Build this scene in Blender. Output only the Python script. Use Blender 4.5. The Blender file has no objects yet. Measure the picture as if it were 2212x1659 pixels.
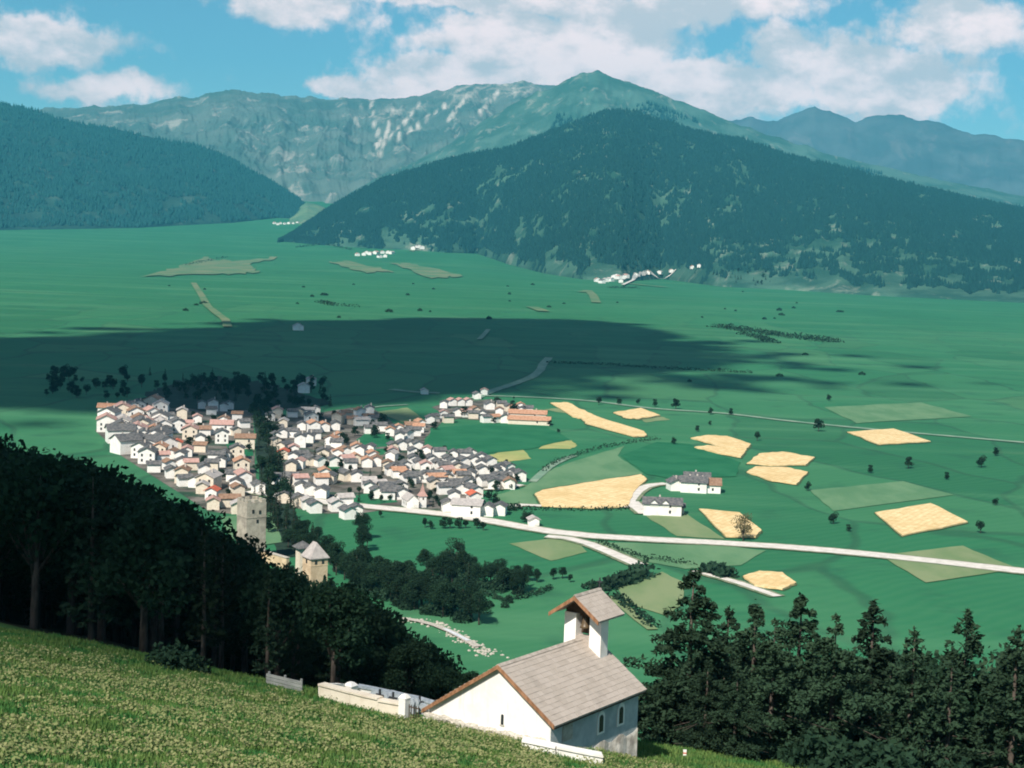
import bpy, bmesh, math, random
import numpy as np
from mathutils import Vector, Matrix
rnd = random.Random(7)
rng = np.random.default_rng(7)
SC = bpy.context.scene
COL = SC.collection

# ------------------------------------------------------------------ camera
CZ = 115.0
FPX = 3500.0                      # focal length in pixels of a 2212 px wide picture
PITCH = math.atan(314.5 / FPX)
ROLL = math.radians(2.0)
CAM = np.array([0, 0, CZ])
_fw = np.array([0, math.cos(PITCH), -math.sin(PITCH)])
_rt = np.array([1.0, 0, 0])
_up = np.cross(_rt, _fw)
RT = math.cos(ROLL) * _rt + math.sin(ROLL) * _up
UP = -math.sin(ROLL) * _rt + math.cos(ROLL) * _up
FW = _fw
cd = bpy.data.cameras.new('camera')
cam = bpy.data.objects.new('camera', cd)
COL.objects.link(cam)
m = Matrix.Identity(4)
for i in range(3):
    m[i][0], m[i][1], m[i][2], m[i][3] = RT[i], UP[i], -FW[i], CAM[i]
cam.matrix_world = m
cd.sensor_width = 36
cd.lens = 36 * FPX / 2212
cd.clip_start = 0.5
cd.clip_end = 60000
SC.camera = cam

# ------------------------------------------------------------------ light and sky
SH = np.array([-0.427, -0.923, 1.0])
SUN = SH / np.linalg.norm(SH)
sl = bpy.data.lights.new('sun', 'SUN')
sl.energy = 5.0
sl.angle = math.radians(0.53)
sl.color = (1.0, 0.93, 0.83)
so = bpy.data.objects.new('sun', sl)
COL.objects.link(so)
so.rotation_euler = Vector(SUN).to_track_quat('Z', 'Y').to_euler()
so.location = (0, 0, 3000)

VS = SC.view_settings
VS.view_transform = 'Standard'
VS.look = 'None'
VS.exposure = 0.38
VS.gamma = 1.0
SC.render.engine = 'CYCLES'
SC.cycles.use_denoising = True
SC.cycles.max_bounces = 6
SC.cycles.volume_bounces = 1
SC.cycles.filter_width = 1.9
SC.render.filter_size = 1.9

def ray(x, y):
    d = FW + (x - 1106) / FPX * RT - (y - 829.5) / FPX * UP
    return d

class NT:
    """small helper round a node tree"""
    def __init__(s, nt):
        s.nt = nt; s.n = nt.nodes; s.l = nt.links
    def new(s, t, **k):
        nd = s.n.new(t)
        for a, b in k.items():
            setattr(nd, a, b)
        return nd
    def put(s, sock, v):
        if isinstance(v, bpy.types.NodeSocket):
            s.l.new(v, sock)
        else:
            sock.default_value = v
    def math(s, op, a, b=0.0, c=0.0, clamp=False):
        nd = s.new('ShaderNodeMath', operation=op, use_clamp=clamp)
        s.put(nd.inputs[0], a); s.put(nd.inputs[1], b); s.put(nd.inputs[2], c)
        return nd.outputs[0]
    def vmath(s, op, a, b=(0, 0, 0)):
        nd = s.new('ShaderNodeVectorMath', operation=op)
        s.put(nd.inputs[0], a); s.put(nd.inputs[1], b)
        return nd.outputs[0]
    def mix(s, f, a, b, blend='MIX'):
        nd = s.new('ShaderNodeMix', data_type='RGBA', blend_type=blend)
        s.put(nd.inputs[0], f)
        for sock, v in ((nd.inputs[6], a), (nd.inputs[7], b)):
            if isinstance(v, (tuple, list)): v = tuple(v[:3]) + (1,)
            s.put(sock, v)
        return nd.outputs[2]
    def noise(s, vec, scale, detail=4, rough=0.55, dist=0.0):
        nd = s.new('ShaderNodeTexNoise')
        s.put(nd.inputs['Vector'], vec)
        nd.inputs['Scale'].default_value = scale
        nd.inputs['Detail'].default_value = detail
        nd.inputs['Roughness'].default_value = rough
        nd.inputs['Distortion'].default_value = dist
        return nd
    def ramp(s, f, stops):
        nd = s.new('ShaderNodeMapRange', interpolation_type='SMOOTHSTEP')
        s.put(nd.inputs[0], f)
        nd.inputs[1].default_value, nd.inputs[2].default_value = stops
        return nd.outputs[0]
    def mapping(s, vec, scale=(1, 1, 1), rot=(0, 0, 0), loc=(0, 0, 0)):
        nd = s.new('ShaderNodeMapping')
        s.put(nd.inputs[0], vec)
        nd.inputs[1].default_value = loc; nd.inputs[2].default_value = rot; nd.inputs[3].default_value = scale
        return nd.outputs[0]

W = bpy.data.worlds.new('World')
SC.world = W
W.use_nodes = True
w = NT(W.node_tree)
w.n.clear()
sky = w.new('ShaderNodeTexSky', sky_type='NISHITA')
sky.sun_disc = False
sky.sun_elevation = math.asin(SUN[2])
sky.sun_rotation = math.atan2(SUN[0], SUN[1])
sky.altitude = 1300
sky.ozone_density = 1.6
sky.dust_density = 0.3
skyc = w.mix(1.0, sky.outputs[0], (0.50, 0.83, 0.86), 'MULTIPLY')
tc = w.new('ShaderNodeTexCoord').outputs['Generated']
wn1 = w.noise(tc, 22, 6, 0.6)
wn2 = w.noise(w.mapping(tc, (1, 1, 1), loc=(3, 7, 1)), 70, 5, 0.62)
sep = w.new('ShaderNodeSeparateXYZ'); w.put(sep.inputs[0], tc)
az = w.math('ARCTAN2', sep.outputs[0], sep.outputs[1])
el = w.math('ARCSINE', sep.outputs[2])
wsep = w.new('ShaderNodeSeparateColor'); w.put(wsep.inputs[0], wn1.outputs['Color'])
azw = w.math('ADD', az, w.math('MULTIPLY', w.math('SUBTRACT', wsep.outputs[0], 0.5), 0.05))
elw = w.math('ADD', el, w.math('MULTIPLY', w.math('SUBTRACT', wsep.outputs[1], 0.5), 0.035))
BLOBS = [  # px, py, half width, half height, strength : where cumulus stand in this sky
    (640, 8, 110, 46, 1.05), (720, 188, 70, 22, .85), (985, 165, 165, 55, 1.15), (1150, 110, 260, 70, 1.2), (1310, 95, 140, 85, 1.15), (1000, 70, 120, 40, .8),
    (1130, 5, 300, 30, 1.05), (1500, 18, 220, 36, 1.0), (1560, 195, 190, 50, 1.25), (1690, 140, 90, 60, 1.1), (880, 200, 90, 26, 1.1), (1300, 150, 150, 40, 1.0),
    (1870, 170, 220, 70, 1.1), (2080, 60, 160, 60, .9), (100, 90, 170, 40, .9), (230, 190, 120, 26, .8), (1250, -140, 500, 60, .9), (500, -230, 300, 70, .9), (1900, -250, 300, 90, .9)]
dens = None
for (bx, by, bw, bh, bs) in BLOBS:
    d = ray(bx, by); d = d / np.linalg.norm(d)
    a0 = math.atan2(d[0], d[1]); e0 = math.asin(d[2])
    qa = w.math('DIVIDE', w.math('SUBTRACT', azw, a0), bw / FPX)
    qe = w.math('DIVIDE', w.math('SUBTRACT', elw, e0), bh / FPX)
    r2 = w.math('ADD', w.math('MULTIPLY', qa, qa), w.math('MULTIPLY', qe, qe))
    g = w.math('MULTIPLY', w.math('EXPONENT', w.math('MULTIPLY', r2, -0.8)), bs)
    dens = g if dens is None else w.math('MAXIMUM', dens, g)
# the rest of the sky carries the same scattered cumulus
wn0 = w.noise(w.mapping(tc, (1, 1, 2.2)), 3.2, 5, 0.55)
glob = w.math('MULTIPLY', w.ramp(wn0.outputs[0], (0.52, 0.66)), w.ramp(w.math('ABSOLUTE', el), (0.18, 0.30)))
dens = w.math('MAXIMUM', dens, glob)
nsum = w.math('ADD', w.math('MULTIPLY', w.math('SUBTRACT', wn1.outputs[0], 0.5), 1.1), w.math('MULTIPLY', w.math('SUBTRACT', wn2.outputs[0], 0.5), 0.75))
dens = w.math('ADD', dens, nsum)
mask = w.ramp(dens, (0.16, 0.58))
# billows: lit tops, grey undersides
wn3 = w.noise(w.mapping(tc, (1, 1, 1.9), loc=(0, 0, 0.02)), 19, 6, 0.62)
cl = w.mix(w.ramp(w.math('ADD', wn3.outputs[0], w.math('MULTIPLY', w.math('SUBTRACT', dens, 0.9), 0.10)), (0.36, 0.60)), (7.2, 6.9, 7.1), (13.5, 10.6, 10.2))
cl = w.mix(1.0, cl, (1, 1, 1), 'MULTIPLY')
bg = w.new('ShaderNodeBackground')
bg.inputs[1].default_value = 0.082
w.put(bg.inputs[0], w.mix(w.math('MULTIPLY', mask, 0.94), skyc, cl))
wo = w.new('ShaderNodeOutputWorld')
w.l.new(bg.outputs[0], wo.inputs[0])

# ------------------------------------------------------------------ materials
MATS = {}
def material(name, fn, rough=0.9, spec=0.25):
    if name in MATS: return MATS[name]
    mt = bpy.data.materials.new(name); mt.use_nodes = True
    k = NT(mt.node_tree); b = k.n['Principled BSDF']
    b.inputs['Roughness'].default_value = rough
    b.inputs['Specular IOR Level'].default_value = spec
    fn(k, b)
    MATS[name] = mt
    return mt

def grain(name, c1, c2, scale=2.0, rough=0.9, bump=0.0, bscale=None, stretch=(1, 1, 1), c3=None, big=None, spec=0.2, lo=0.35, hi=0.65):
    def fn(k, b):
        pos = k.new('ShaderNodeTexCoord').outputs['Object']
        v = k.mapping(pos, stretch)
        n = k.noise(v, scale, 5, 0.6)
        c = k.mix(k.ramp(n.outputs[0], (lo, hi)), c1, c2)
        if c3 is not None:
            n2 = k.noise(v, big or scale * 0.13, 4, 0.6)
            c = k.mix(k.ramp(n2.outputs[0], (0.48, 0.68)), c, c3)
        k.put(b.inputs['Base Color'], c)
        if bump:
            bp = k.new('ShaderNodeBump'); bp.inputs[0].default_value = bump; bp.inputs[1].default_value = 0.05
            k.put(bp.inputs['Height'], k.noise(v, bscale or scale * 3, 4, 0.65).outputs[0])
            k.l.new(bp.outputs[0], b.inputs['Normal'])
    return material(name, fn, rough, spec)

def leafmat(name, c1, c2, c3, trans=0.25):
    """foliage: every leaf clump has its own tone"""
    def fn(k, b):
        g = k.new('ShaderNodeNewGeometry')
        oi = k.new('ShaderNodeObjectInfo')
        c = k.mix(g.outputs['Random Per Island'], c1, c2)
        n = k.noise(k.new('ShaderNodeTexCoord').outputs['Object'], 0.55, 3, 0.5)
        c = k.mix(k.ramp(n.outputs[0], (0.42, 0.68)), c, c3)
        hs = k.new('ShaderNodeHueSaturation')
        k.put(hs.inputs['Color'], c)
        k.put(hs.inputs['Value'], k.math('ADD', k.math('MULTIPLY', oi.outputs['Random'], 0.6), 0.7))
        k.put(b.inputs['Base Color'], hs.outputs[0])
        tr = k.new('ShaderNodeBsdfTranslucent'); k.put(tr.inputs[0], hs.outputs[0])
        mx = k.new('ShaderNodeMixShader'); mx.inputs[0].default_value = trans
        k.l.new(b.outputs[0], mx.inputs[1]); k.l.new(tr.outputs[0], mx.inputs[2])
        k.l.new(mx.outputs[0], k.n['Material Output'].inputs[0])
    return material(name, fn, 0.8, 0.15)

def flat(name, c, rough=0.8, spec=0.3, j=0.12, scale=0.6):
    return grain(name, tuple(x * (1 - j) for x in c), tuple(min(1, x * (1 + j)) for x in c), scale, rough, spec=spec)

M = {}
M['white'] = grain('white limewash', (0.80, 0.77, 0.72), (0.88, 0.86, 0.82), 1.3, 0.9, 0.2, 9, c3=(0.74, 0.70, 0.64), big=0.35)
M['cream'] = grain('cream plaster', (0.66, 0.57, 0.45), (0.76, 0.68, 0.56), 1.2, 0.9)
M['grey_roof'] = grain('grey slate roof', (0.075, 0.08, 0.085), (0.16, 0.155, 0.15), 0.8, 0.85)
M['pale_roof'] = grain('pale fibre cement roof', (0.36, 0.33, 0.31), (0.48, 0.44, 0.41), 0.8, 0.85)
M['brown_roof'] = grain('brown tile roof', (0.22, 0.13, 0.085), (0.30, 0.19, 0.13), 0.8, 0.85)
M['orange_roof'] = grain('orange tile roof', (0.38, 0.20, 0.125), (0.50, 0.285, 0.185), 0.8, 0.85)
M['pink_roof'] = grain('faded pink tile roof', (0.40, 0.24, 0.20), (0.50, 0.31, 0.27), 0.8, 0.85)
M['red_roof'] = grain('new red tile roof', (0.50, 0.11, 0.06), (0.60, 0.16, 0.09), 0.8, 0.8)
M['chimney'] = flat('chimney render', (0.5, 0.45, 0.4))
M['glass'] = flat('dark window glass', (0.03, 0.035, 0.04), 0.2, 0.5)
M['wood'] = grain('weathered brown timber', (0.22, 0.11, 0.055), (0.34, 0.18, 0.10), 6, 0.8, 0.3, 20, (1, 1, 0.1))
M['darkwood'] = grain('dark timber', (0.05, 0.035, 0.025), (0.09, 0.06, 0.04), 6, 0.8)
M['shingle'] = grain('silver grey larch shingle', (0.36, 0.31, 0.265), (0.48, 0.42, 0.365), 3.0, 0.9, 0.4, 14, c3=(0.30, 0.255, 0.22), big=1.1)
M['rubble'] = grain('rough rubble plaster', (0.32, 0.30, 0.25), (0.55, 0.52, 0.46), 1.6, 0.95, 0.8, 5, c3=(0.22, 0.20, 0.17), big=0.9)
M['stone'] = grain('pale field stone', (0.36, 0.33, 0.28), (0.56, 0.52, 0.45), 2.2, 0.95, 0.5, 8)
M['tower_stone'] = grain('grey brown castle stone', (0.34, 0.31, 0.25), (0.48, 0.44, 0.355), 0.5, 0.95, 0.6, 2.0, c3=(0.28, 0.255, 0.21), big=0.22)
M['ochre_stone'] = grain('ochre castle plaster', (0.52, 0.40, 0.26), (0.66, 0.53, 0.36), 0.5, 0.95, 0.5, 2.0)
M['grey_board'] = grain('grey weathered board', (0.22, 0.23, 0.22), (0.33, 0.34, 0.32), 4, 0.9, stretch=(0.2, 1, 1))
M['bark'] = grain('conifer bark', (0.05, 0.04, 0.032), (0.13, 0.105, 0.088), 3, 0.95, 0.5, 8, (1, 1, 0.2))
M['bell'] = flat('tarnished bronze', (0.11, 0.075, 0.04), 0.4, 0.6)
M['iron'] = flat('dark iron', (0.04, 0.04, 0.045), 0.5, 0.5)
M['gravestone'] = grain('grey gravestone', (0.26, 0.30, 0.33), (0.42, 0.46, 0.5), 4, 0.8)
M['conifer'] = leafmat('dark conifer needles', (0.013, 0.032, 0.018), (0.034, 0.066, 0.034), (0.020, 0.043, 0.022), 0.12)
M['larch'] = leafmat('larch needles', (0.014, 0.032, 0.015), (0.030, 0.055, 0.024), (0.020, 0.038, 0.018), 0.2)
M['leaf'] = leafmat('broad leaves', (0.010, 0.030, 0.016), (0.026, 0.060, 0.030), (0.015, 0.040, 0.020), 0.25)
M['dryleaf'] = leafmat('sparse olive leaves', (0.09, 0.085, 0.04), (0.15, 0.14, 0.07), (0.12, 0.105, 0.05), 0.3)
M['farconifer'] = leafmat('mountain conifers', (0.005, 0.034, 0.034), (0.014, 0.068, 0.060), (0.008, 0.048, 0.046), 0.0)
M['hedge'] = leafmat('hedge leaves', (0.012, 0.036, 0.020), (0.026, 0.060, 0.032), (0.018, 0.045, 0.024), 0.2)
def wheat_fn(k, b):
    pos = k.new('ShaderNodeNewGeometry').outputs['Position']
    n1 = k.noise(pos, 0.35, 5, 0.65); n2 = k.noise(pos, 0.035, 4, 0.6)
    wv = k.new('ShaderNodeTexWave'); k.put(wv.inputs[0], k.mapping(pos, (1, 1, 1), (0, 0, 0.5))); wv.inputs['Scale'].default_value = 0.11; wv.inputs['Distortion'].default_value = 1.2; wv.inputs['Detail'].default_value = 3
    c = k.mix(k.ramp(n1.outputs[0], (0.35, 0.65)), (0.66, 0.47, 0.22), (0.84, 0.65, 0.36))
    c = k.mix(k.math('MULTIPLY', k.ramp(n2.outputs[0], (0.46, 0.66)), 0.6), c, (0.62, 0.42, 0.18))
    c = k.mix(k.math('MULTIPLY', k.ramp(wv.outputs['Fac'], (0.6, 1.0)), 0.35), c, (0.56, 0.40, 0.18))
    k.put(b.inputs['Base Color'], c)
M['wheat'] = material('ripe wheat', wheat_fn, 0.95)
M['margin'] = grain('rank field margin', (0.03, 0.085, 0.04), (0.11, 0.135, 0.06), 0.25, 0.95)
M['verge'] = grain('dusty road verge', (0.10, 0.17, 0.08), (0.27, 0.27, 0.18), 0.35, 0.95)
M['stubble'] = grain('yellow stubble', (0.30, 0.31, 0.11), (0.40, 0.39, 0.15), 0.09, 0.95, c3=(0.28, 0.34, 0.12), big=0.02)
M['palegrass'] = grain('mown pale grass', (0.085, 0.20, 0.095), (0.13, 0.245, 0.125), 0.06, 0.95, stretch=(1, 0.4, 1))
M['khaki'] = grain('khaki mown hay', (0.15, 0.225, 0.10), (0.21, 0.26, 0.13), 0.06, 0.95, stretch=(1, 0.4, 1))
M['darkgrass'] = grain('deep green meadow', (0.010, 0.12, 0.05), (0.02, 0.15, 0.065), 0.05, 0.95)
M['drygrass'] = grain('dry brown pasture', (0.085, 0.185, 0.09), (0.16, 0.205, 0.11), 0.012, 0.95, lo=.4, hi=.6)
M['track'] = grain('pale gravel track', (0.58, 0.54, 0.48), (0.72, 0.67, 0.61), 0.3, 0.95)
M['fartrack'] = grain('grassy grey track', (0.15, 0.26, 0.18), (0.25, 0.34, 0.25), 0.1, 0.95)
M['yard'] = grain('village lanes and yards', (0.07, 0.065, 0.055), (0.20, 0.18, 0.155), 0.07, 0.95, c3=(0.02, 0.06, 0.034), big=0.06)
M['cloud'] = flat('cloud', (0.85, 0.85, 0.85))

def ground_mat(k, b):
    pos = k.new('ShaderNodeNewGeometry').outputs['Position']
    n1 = k.noise(k.mapping(pos, (1, 0.55, 1), (0, 0, 0.2)), 0.0045, 6, 0.6)
    n2 = k.noise(pos, 0.03, 5, 0.6)
    n3 = k.noise(k.mapping(pos, (0.12, 1, 1), (0, 0, -0.12)), 0.012, 5, 0.65)
    wn_ = k.new('ShaderNodeVectorMath', operation='SCALE'); k.put(wn_.inputs[0], k.noise(pos, 0.006, 3, 0.5).outputs['Color']); wn_.inputs['Scale'].default_value = 60
    wp = k.vmath('ADD', pos, wn_.outputs[0])
    vo = k.new('ShaderNodeTexVoronoi'); k.put(vo.inputs[0], k.mapping(wp, (1, 0.38, 1), (0, 0, 0.35))); vo.inputs['Scale'].default_value = 0.0125
    vs = k.new('ShaderNodeSeparateColor'); k.put(vs.inputs[0], vo.outputs['Color'])
    ve = k.new('ShaderNodeTexVoronoi', feature='DISTANCE_TO_EDGE'); k.put(ve.inputs[0], k.mapping(wp, (1, 0.38, 1), (0, 0, 0.35))); ve.inputs['Scale'].default_value = 0.0125
    ys = k.new('ShaderNodeSeparateXYZ'); k.put(ys.inputs[0], pos)
    nearf = k.math('SUBTRACT', 1.0, k.ramp(ys.outputs[1], (1200, 3200)))
    c = k.mix(n1.outputs[0], (0.010, 0.116, 0.046), (0.032, 0.190, 0.080))
    c = k.mix(k.math('MULTIPLY', k.ramp(vs.outputs[0], (0.45, 0.9)), k.math('MULTIPLY', nearf, 0.5)), c, (0.050, 0.185, 0.080))
    c = k.mix(k.math('MULTIPLY', k.ramp(vs.outputs[1], (0.6, 0.9)), k.math('MULTIPLY', nearf, 0.55)), c, (0.009, 0.098, 0.040))
    c = k.mix(k.math('MULTIPLY', k.ramp(vs.outputs[2], (0.8, 0.95)), k.math('MULTIPLY', nearf, 0.4)), c, (0.09, 0.20, 0.085))
    mow = k.new('ShaderNodeTexWave'); k.put(mow.inputs[0], k.mapping(wp, (1, 1, 1), (0, 0, 0.9))); mow.inputs['Scale'].default_value = 0.055; mow.inputs['Distortion'].default_value = 3.0; mow.inputs['Detail'].default_value = 3
    c = k.mix(k.math('MULTIPLY', mow.outputs['Fac'], k.math('MULTIPLY', nearf, 0.16)), c, (0.07, 0.21, 0.10))
    edge = k.math('MULTIPLY', k.math('SUBTRACT', 1.0, k.ramp(ve.outputs['Distance'], (0.006, 0.03))), k.math('MULTIPLY', nearf, 0.5))
    c = k.mix(edge, c, (0.018, 0.072, 0.038))
    c = k.mix(k.math('MULTIPLY', k.ramp(n3.outputs[0], (0.48, 0.70)), 0.6), c, (0.075, 0.225, 0.105))
    n5 = k.noise(k.mapping(pos, (0.10, 1, 1), (0, 0, -0.08)), 0.02, 6, 0.7)
    c = k.mix(k.math('MULTIPLY', k.ramp(n5.outputs[0], (0.56, 0.70)), 0.5), c, (0.012, 0.085, 0.046))
    n6 = k.noise(k.mapping(pos, (0.25, 1, 1), (0, 0, -0.1)), 0.006, 6, 0.7)
    c = k.mix(k.math('MULTIPLY', k.ramp(n6.outputs[0], (0.60, 0.76)), 0.5), c, (0.13, 0.205, 0.105))
    c = k.mix(k.math('MULTIPLY', k.ramp(n2.outputs[0], (0.52, 0.72)), 0.45), c, (0.012, 0.078, 0.042))
    m1 = k.noise(pos, 1.6, 6, 0.7); m2 = k.noise(pos, 0.16, 4, 0.6)
    m_ = k.mix(k.ramp(m1.outputs[0], (0.35, 0.68)), (0.06, 0.12, 0.028), (0.17, 0.225, 0.075))
    m_ = k.mix(k.ramp(m2.outputs[0], (0.42, 0.62)), m_, (0.06, 0.16, 0.04))
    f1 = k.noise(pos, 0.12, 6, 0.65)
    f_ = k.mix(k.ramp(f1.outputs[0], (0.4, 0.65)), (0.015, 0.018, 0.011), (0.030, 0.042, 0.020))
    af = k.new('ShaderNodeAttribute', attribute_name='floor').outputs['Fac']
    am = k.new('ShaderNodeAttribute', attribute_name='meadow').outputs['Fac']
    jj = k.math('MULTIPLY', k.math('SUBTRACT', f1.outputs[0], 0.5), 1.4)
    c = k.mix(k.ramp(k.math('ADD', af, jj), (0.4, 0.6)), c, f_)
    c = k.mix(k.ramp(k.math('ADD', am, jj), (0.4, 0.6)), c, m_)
    k.put(b.inputs['Base Color'], c)
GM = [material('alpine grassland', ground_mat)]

def rockmat(name, low, high, scree, sscale, amount, zone=None):
    def fn(k, b):
        pos = k.new('ShaderNodeNewGeometry').outputs['Position']
        s3 = k.new('ShaderNodeSeparateXYZ'); k.put(s3.inputs[0], pos)
        n = k.noise(pos, sscale, 7, 0.62)
        n2 = k.noise(k.mapping(pos, (1, 0.5, 0.22)), sscale * 2.4, 7, 0.66, 0.6)
        c = k.mix(k.ramp(n.outputs[0], (0.38, 0.64)), low, high)
        f = k.math('MULTIPLY', k.ramp(n2.outputs[0], (0.545, 0.68)), amount)
        if zone:
            g = None
            for (x0, rx, z0, rz, a) in zone:
                qx = k.math('DIVIDE', k.math('SUBTRACT', s3.outputs[0], x0), rx); qz = k.math('DIVIDE', k.math('SUBTRACT', s3.outputs[2], z0), rz)
                e = k.math('MULTIPLY', k.math('EXPONENT', k.math('MULTIPLY', k.math('ADD', k.math('MULTIPLY', qx, qx), k.math('MULTIPLY', qz, qz)), -1.0)), a)
                g = e if g is None else k.math('MAXIMUM', g, e)
            n4 = k.noise(k.mapping(pos, (1, 0.3, 0.16)), sscale * 5.5, 6, 0.65, 0.5)
            f = k.math('MAXIMUM', f, k.ramp(k.math('ADD', k.math('MULTIPLY', g, 0.62), n4.outputs[0]), (0.80, 1.20)), clamp=True)
        k.put(b.inputs['Base Color'], k.mix(f, c, scree))
    return material(name, fn, 0.95, 0.1)

# ------------------------------------------------------------------ object helpers
def tag(o, label=None, cat=None, group=None, kind=None):
    if label: o['label'] = label
    if cat: o['category'] = cat
    if group: o['group'] = group
    if kind: o['kind'] = kind
    return o
def link(o, parent=None):
    COL.objects.link(o)
    if parent: o.parent = parent
    return o
def empty(name, loc=(0, 0, 0), rz=0.0):
    o = bpy.data.objects.new(name, None)
    o.location = loc; o.rotation_euler = (0, 0, rz); o.empty_display_size = 0.3
    return link(o)
def obj(name, me, parent=None, loc=(0, 0, 0), rot=(0, 0, 0), scale=None):
    o = bpy.data.objects.new(name, me)
    o.location = loc; o.rotation_euler = rot
    if scale: o.scale = scale
    return link(o, parent)

class MB:
    def __init__(s): s.v = []; s.f = []; s.m = []
    def add(s, vs, fs, mi=0):
        o = len(s.v); s.v += [tuple(v) for v in vs]
        for f in fs: s.f.append([i + o for i in f]); s.m.append(mi)
        return s
    def box(s, x0, x1, y0, y1, z0, z1, mi=0):
        return s.add([(x0, y0, z0), (x1, y0, z0), (x1, y1, z0), (x0, y1, z0), (x0, y0, z1), (x1, y0, z1), (x1, y1, z1), (x0, y1, z1)],
                     [(3, 2, 1, 0), (4, 5, 6, 7), (0, 1, 5, 4), (1, 2, 6, 5), (2, 3, 7, 6), (3, 0, 4, 7)], mi)
    def prism(s, prof, y0, y1, mi=0):
        """profile in x,z run along y"""
        n = len(prof)
        vs = [(x, y0, z) for x, z in prof] + [(x, y1, z) for x, z in prof]
        fs = [list(range(n)), list(range(2 * n - 1, n - 1, -1))] + [(i, i + n, (i + 1) % n + n, (i + 1) % n) for i in range(n)]
        return s.add(vs, fs, mi)
    def tube(s, pts, rs, n=7, mi=0, cap=True):
        pts = [np.array(p, float) for p in pts]; rings = []
        for i, p in enumerate(pts):
            d = pts[min(i + 1, len(pts) - 1)] - pts[max(i - 1, 0)]; d = d / (np.linalg.norm(d) + 1e-9)
            a = np.cross(d, (0.3, 0.2, 1.0) if abs(d[2]) < 0.9 else (1.0, 0, 0)); a /= np.linalg.norm(a); bb = np.cross(d, a)
            rings.append([p + rs[i] * (math.cos(2 * math.pi * j / n) * a + math.sin(2 * math.pi * j / n) * bb) for j in range(n)])
        fs = []
        for i in range(len(pts) - 1):
            for j in range(n):
                fs.append((i * n + j, i * n + (j + 1) % n, (i + 1) * n + (j + 1) % n, (i + 1) * n + j))
        if cap: fs += [tuple(range(n))[::-1], tuple((len(pts) - 1) * n + j for j in range(n))]
        return s.add([v for r in rings for v in r], fs, mi)
    def lathe(s, prof, n=16, mi=0, c=(0, 0)):
        vs = []
        for r, z in prof:
            for j in range(n):
                a = 2 * math.pi * j / n
                vs.append((c[0] + r * math.cos(a), c[1] + r * math.sin(a), z))
        fs = []
        for i in range(len(prof) - 1):
            for j in range(n):
                fs.append((i * n + j, i * n + (j + 1) % n, (i + 1) * n + (j + 1) % n, (i + 1) * n + j))
        fs += [tuple(range(n))[::-1], tuple((len(prof) - 1) * n + j for j in range(n))]
        return s.add(vs, fs, mi)
    def mesh(s, name, mats, smooth=False):
        me = bpy.data.meshes.new(name)
        me.from_pydata(s.v, [], s.f)
        for mt in (mats if isinstance(mats, (list, tuple)) else [mats]): me.materials.append(mt)
        if any(s.m): me.polygons.foreach_set('material_index', s.m)
        if smooth: me.polygons.foreach_set('use_smooth', [True] * len(s.f))
        bm = bmesh.new(); bm.from_mesh(me); bmesh.ops.recalc_face_normals(bm, faces=bm.faces); bm.to_mesh(bm and me); bm.free()
        me.update()
        return me

def npmesh(name, V, Fa, mats, midx=None, smooth=True):
    V = np.asarray(V, np.float32); Fa = np.asarray(Fa, np.int32); k = Fa.shape[1]
    me = bpy.data.meshes.new(name)
    me.vertices.add(len(V)); me.vertices.foreach_set('co', V.ravel())
    me.loops.add(Fa.size); me.loops.foreach_set('vertex_index', Fa.ravel())
    me.polygons.add(len(Fa)); me.polygons.foreach_set('loop_start', np.arange(0, Fa.size, k, dtype=np.int32))
    for mt in (mats if isinstance(mats, (list, tuple)) else [mats]): me.materials.append(mt)
    if midx is not None: me.polygons.foreach_set('material_index', np.asarray(midx, np.int32))
    if smooth: me.polygons.foreach_set('use_smooth', np.ones(len(Fa), bool))
    me.update(calc_edges=True)
    return me

# value noise
_perm = rng.random((256, 256)).astype(np.float64)
def vnoise(x, y):
    xi = np.floor(x).astype(int); yi = np.floor(y).astype(int); fx = x - xi; fy = y - yi
    fx = fx * fx * (3 - 2 * fx); fy = fy * fy * (3 - 2 * fy)
    g = lambda a, b: _perm[a & 255, b & 255]
    return (g(xi, yi) * (1 - fx) + g(xi + 1, yi) * fx) * (1 - fy) + (g(xi, yi + 1) * (1 - fx) + g(xi + 1, yi + 1) * fx) * fy
def fbm(x, y, o=5, g=0.5):
    s = 0; a = 1; t = 0
    for i in range(o):
        s = s + a * vnoise(x * 2 ** i + 17.3 * i, y * 2 ** i + 9.1 * i); t += a; a *= g
    return s / t
def ridged(x, y, o=5, g=0.5):
    s = 0; a = 1; t = 0
    for i in range(o):
        s = s + a * (1 - np.abs(2 * vnoise(x * 2 ** i + 31.7 * i, y * 2 ** i + 5.3 * i) - 1)); t += a; a *= g
    return s / t
def sstep(a, b, x):
    t = np.clip((x - a) / (b - a), 0, 1); return t * t * (3 - 2 * t)

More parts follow.
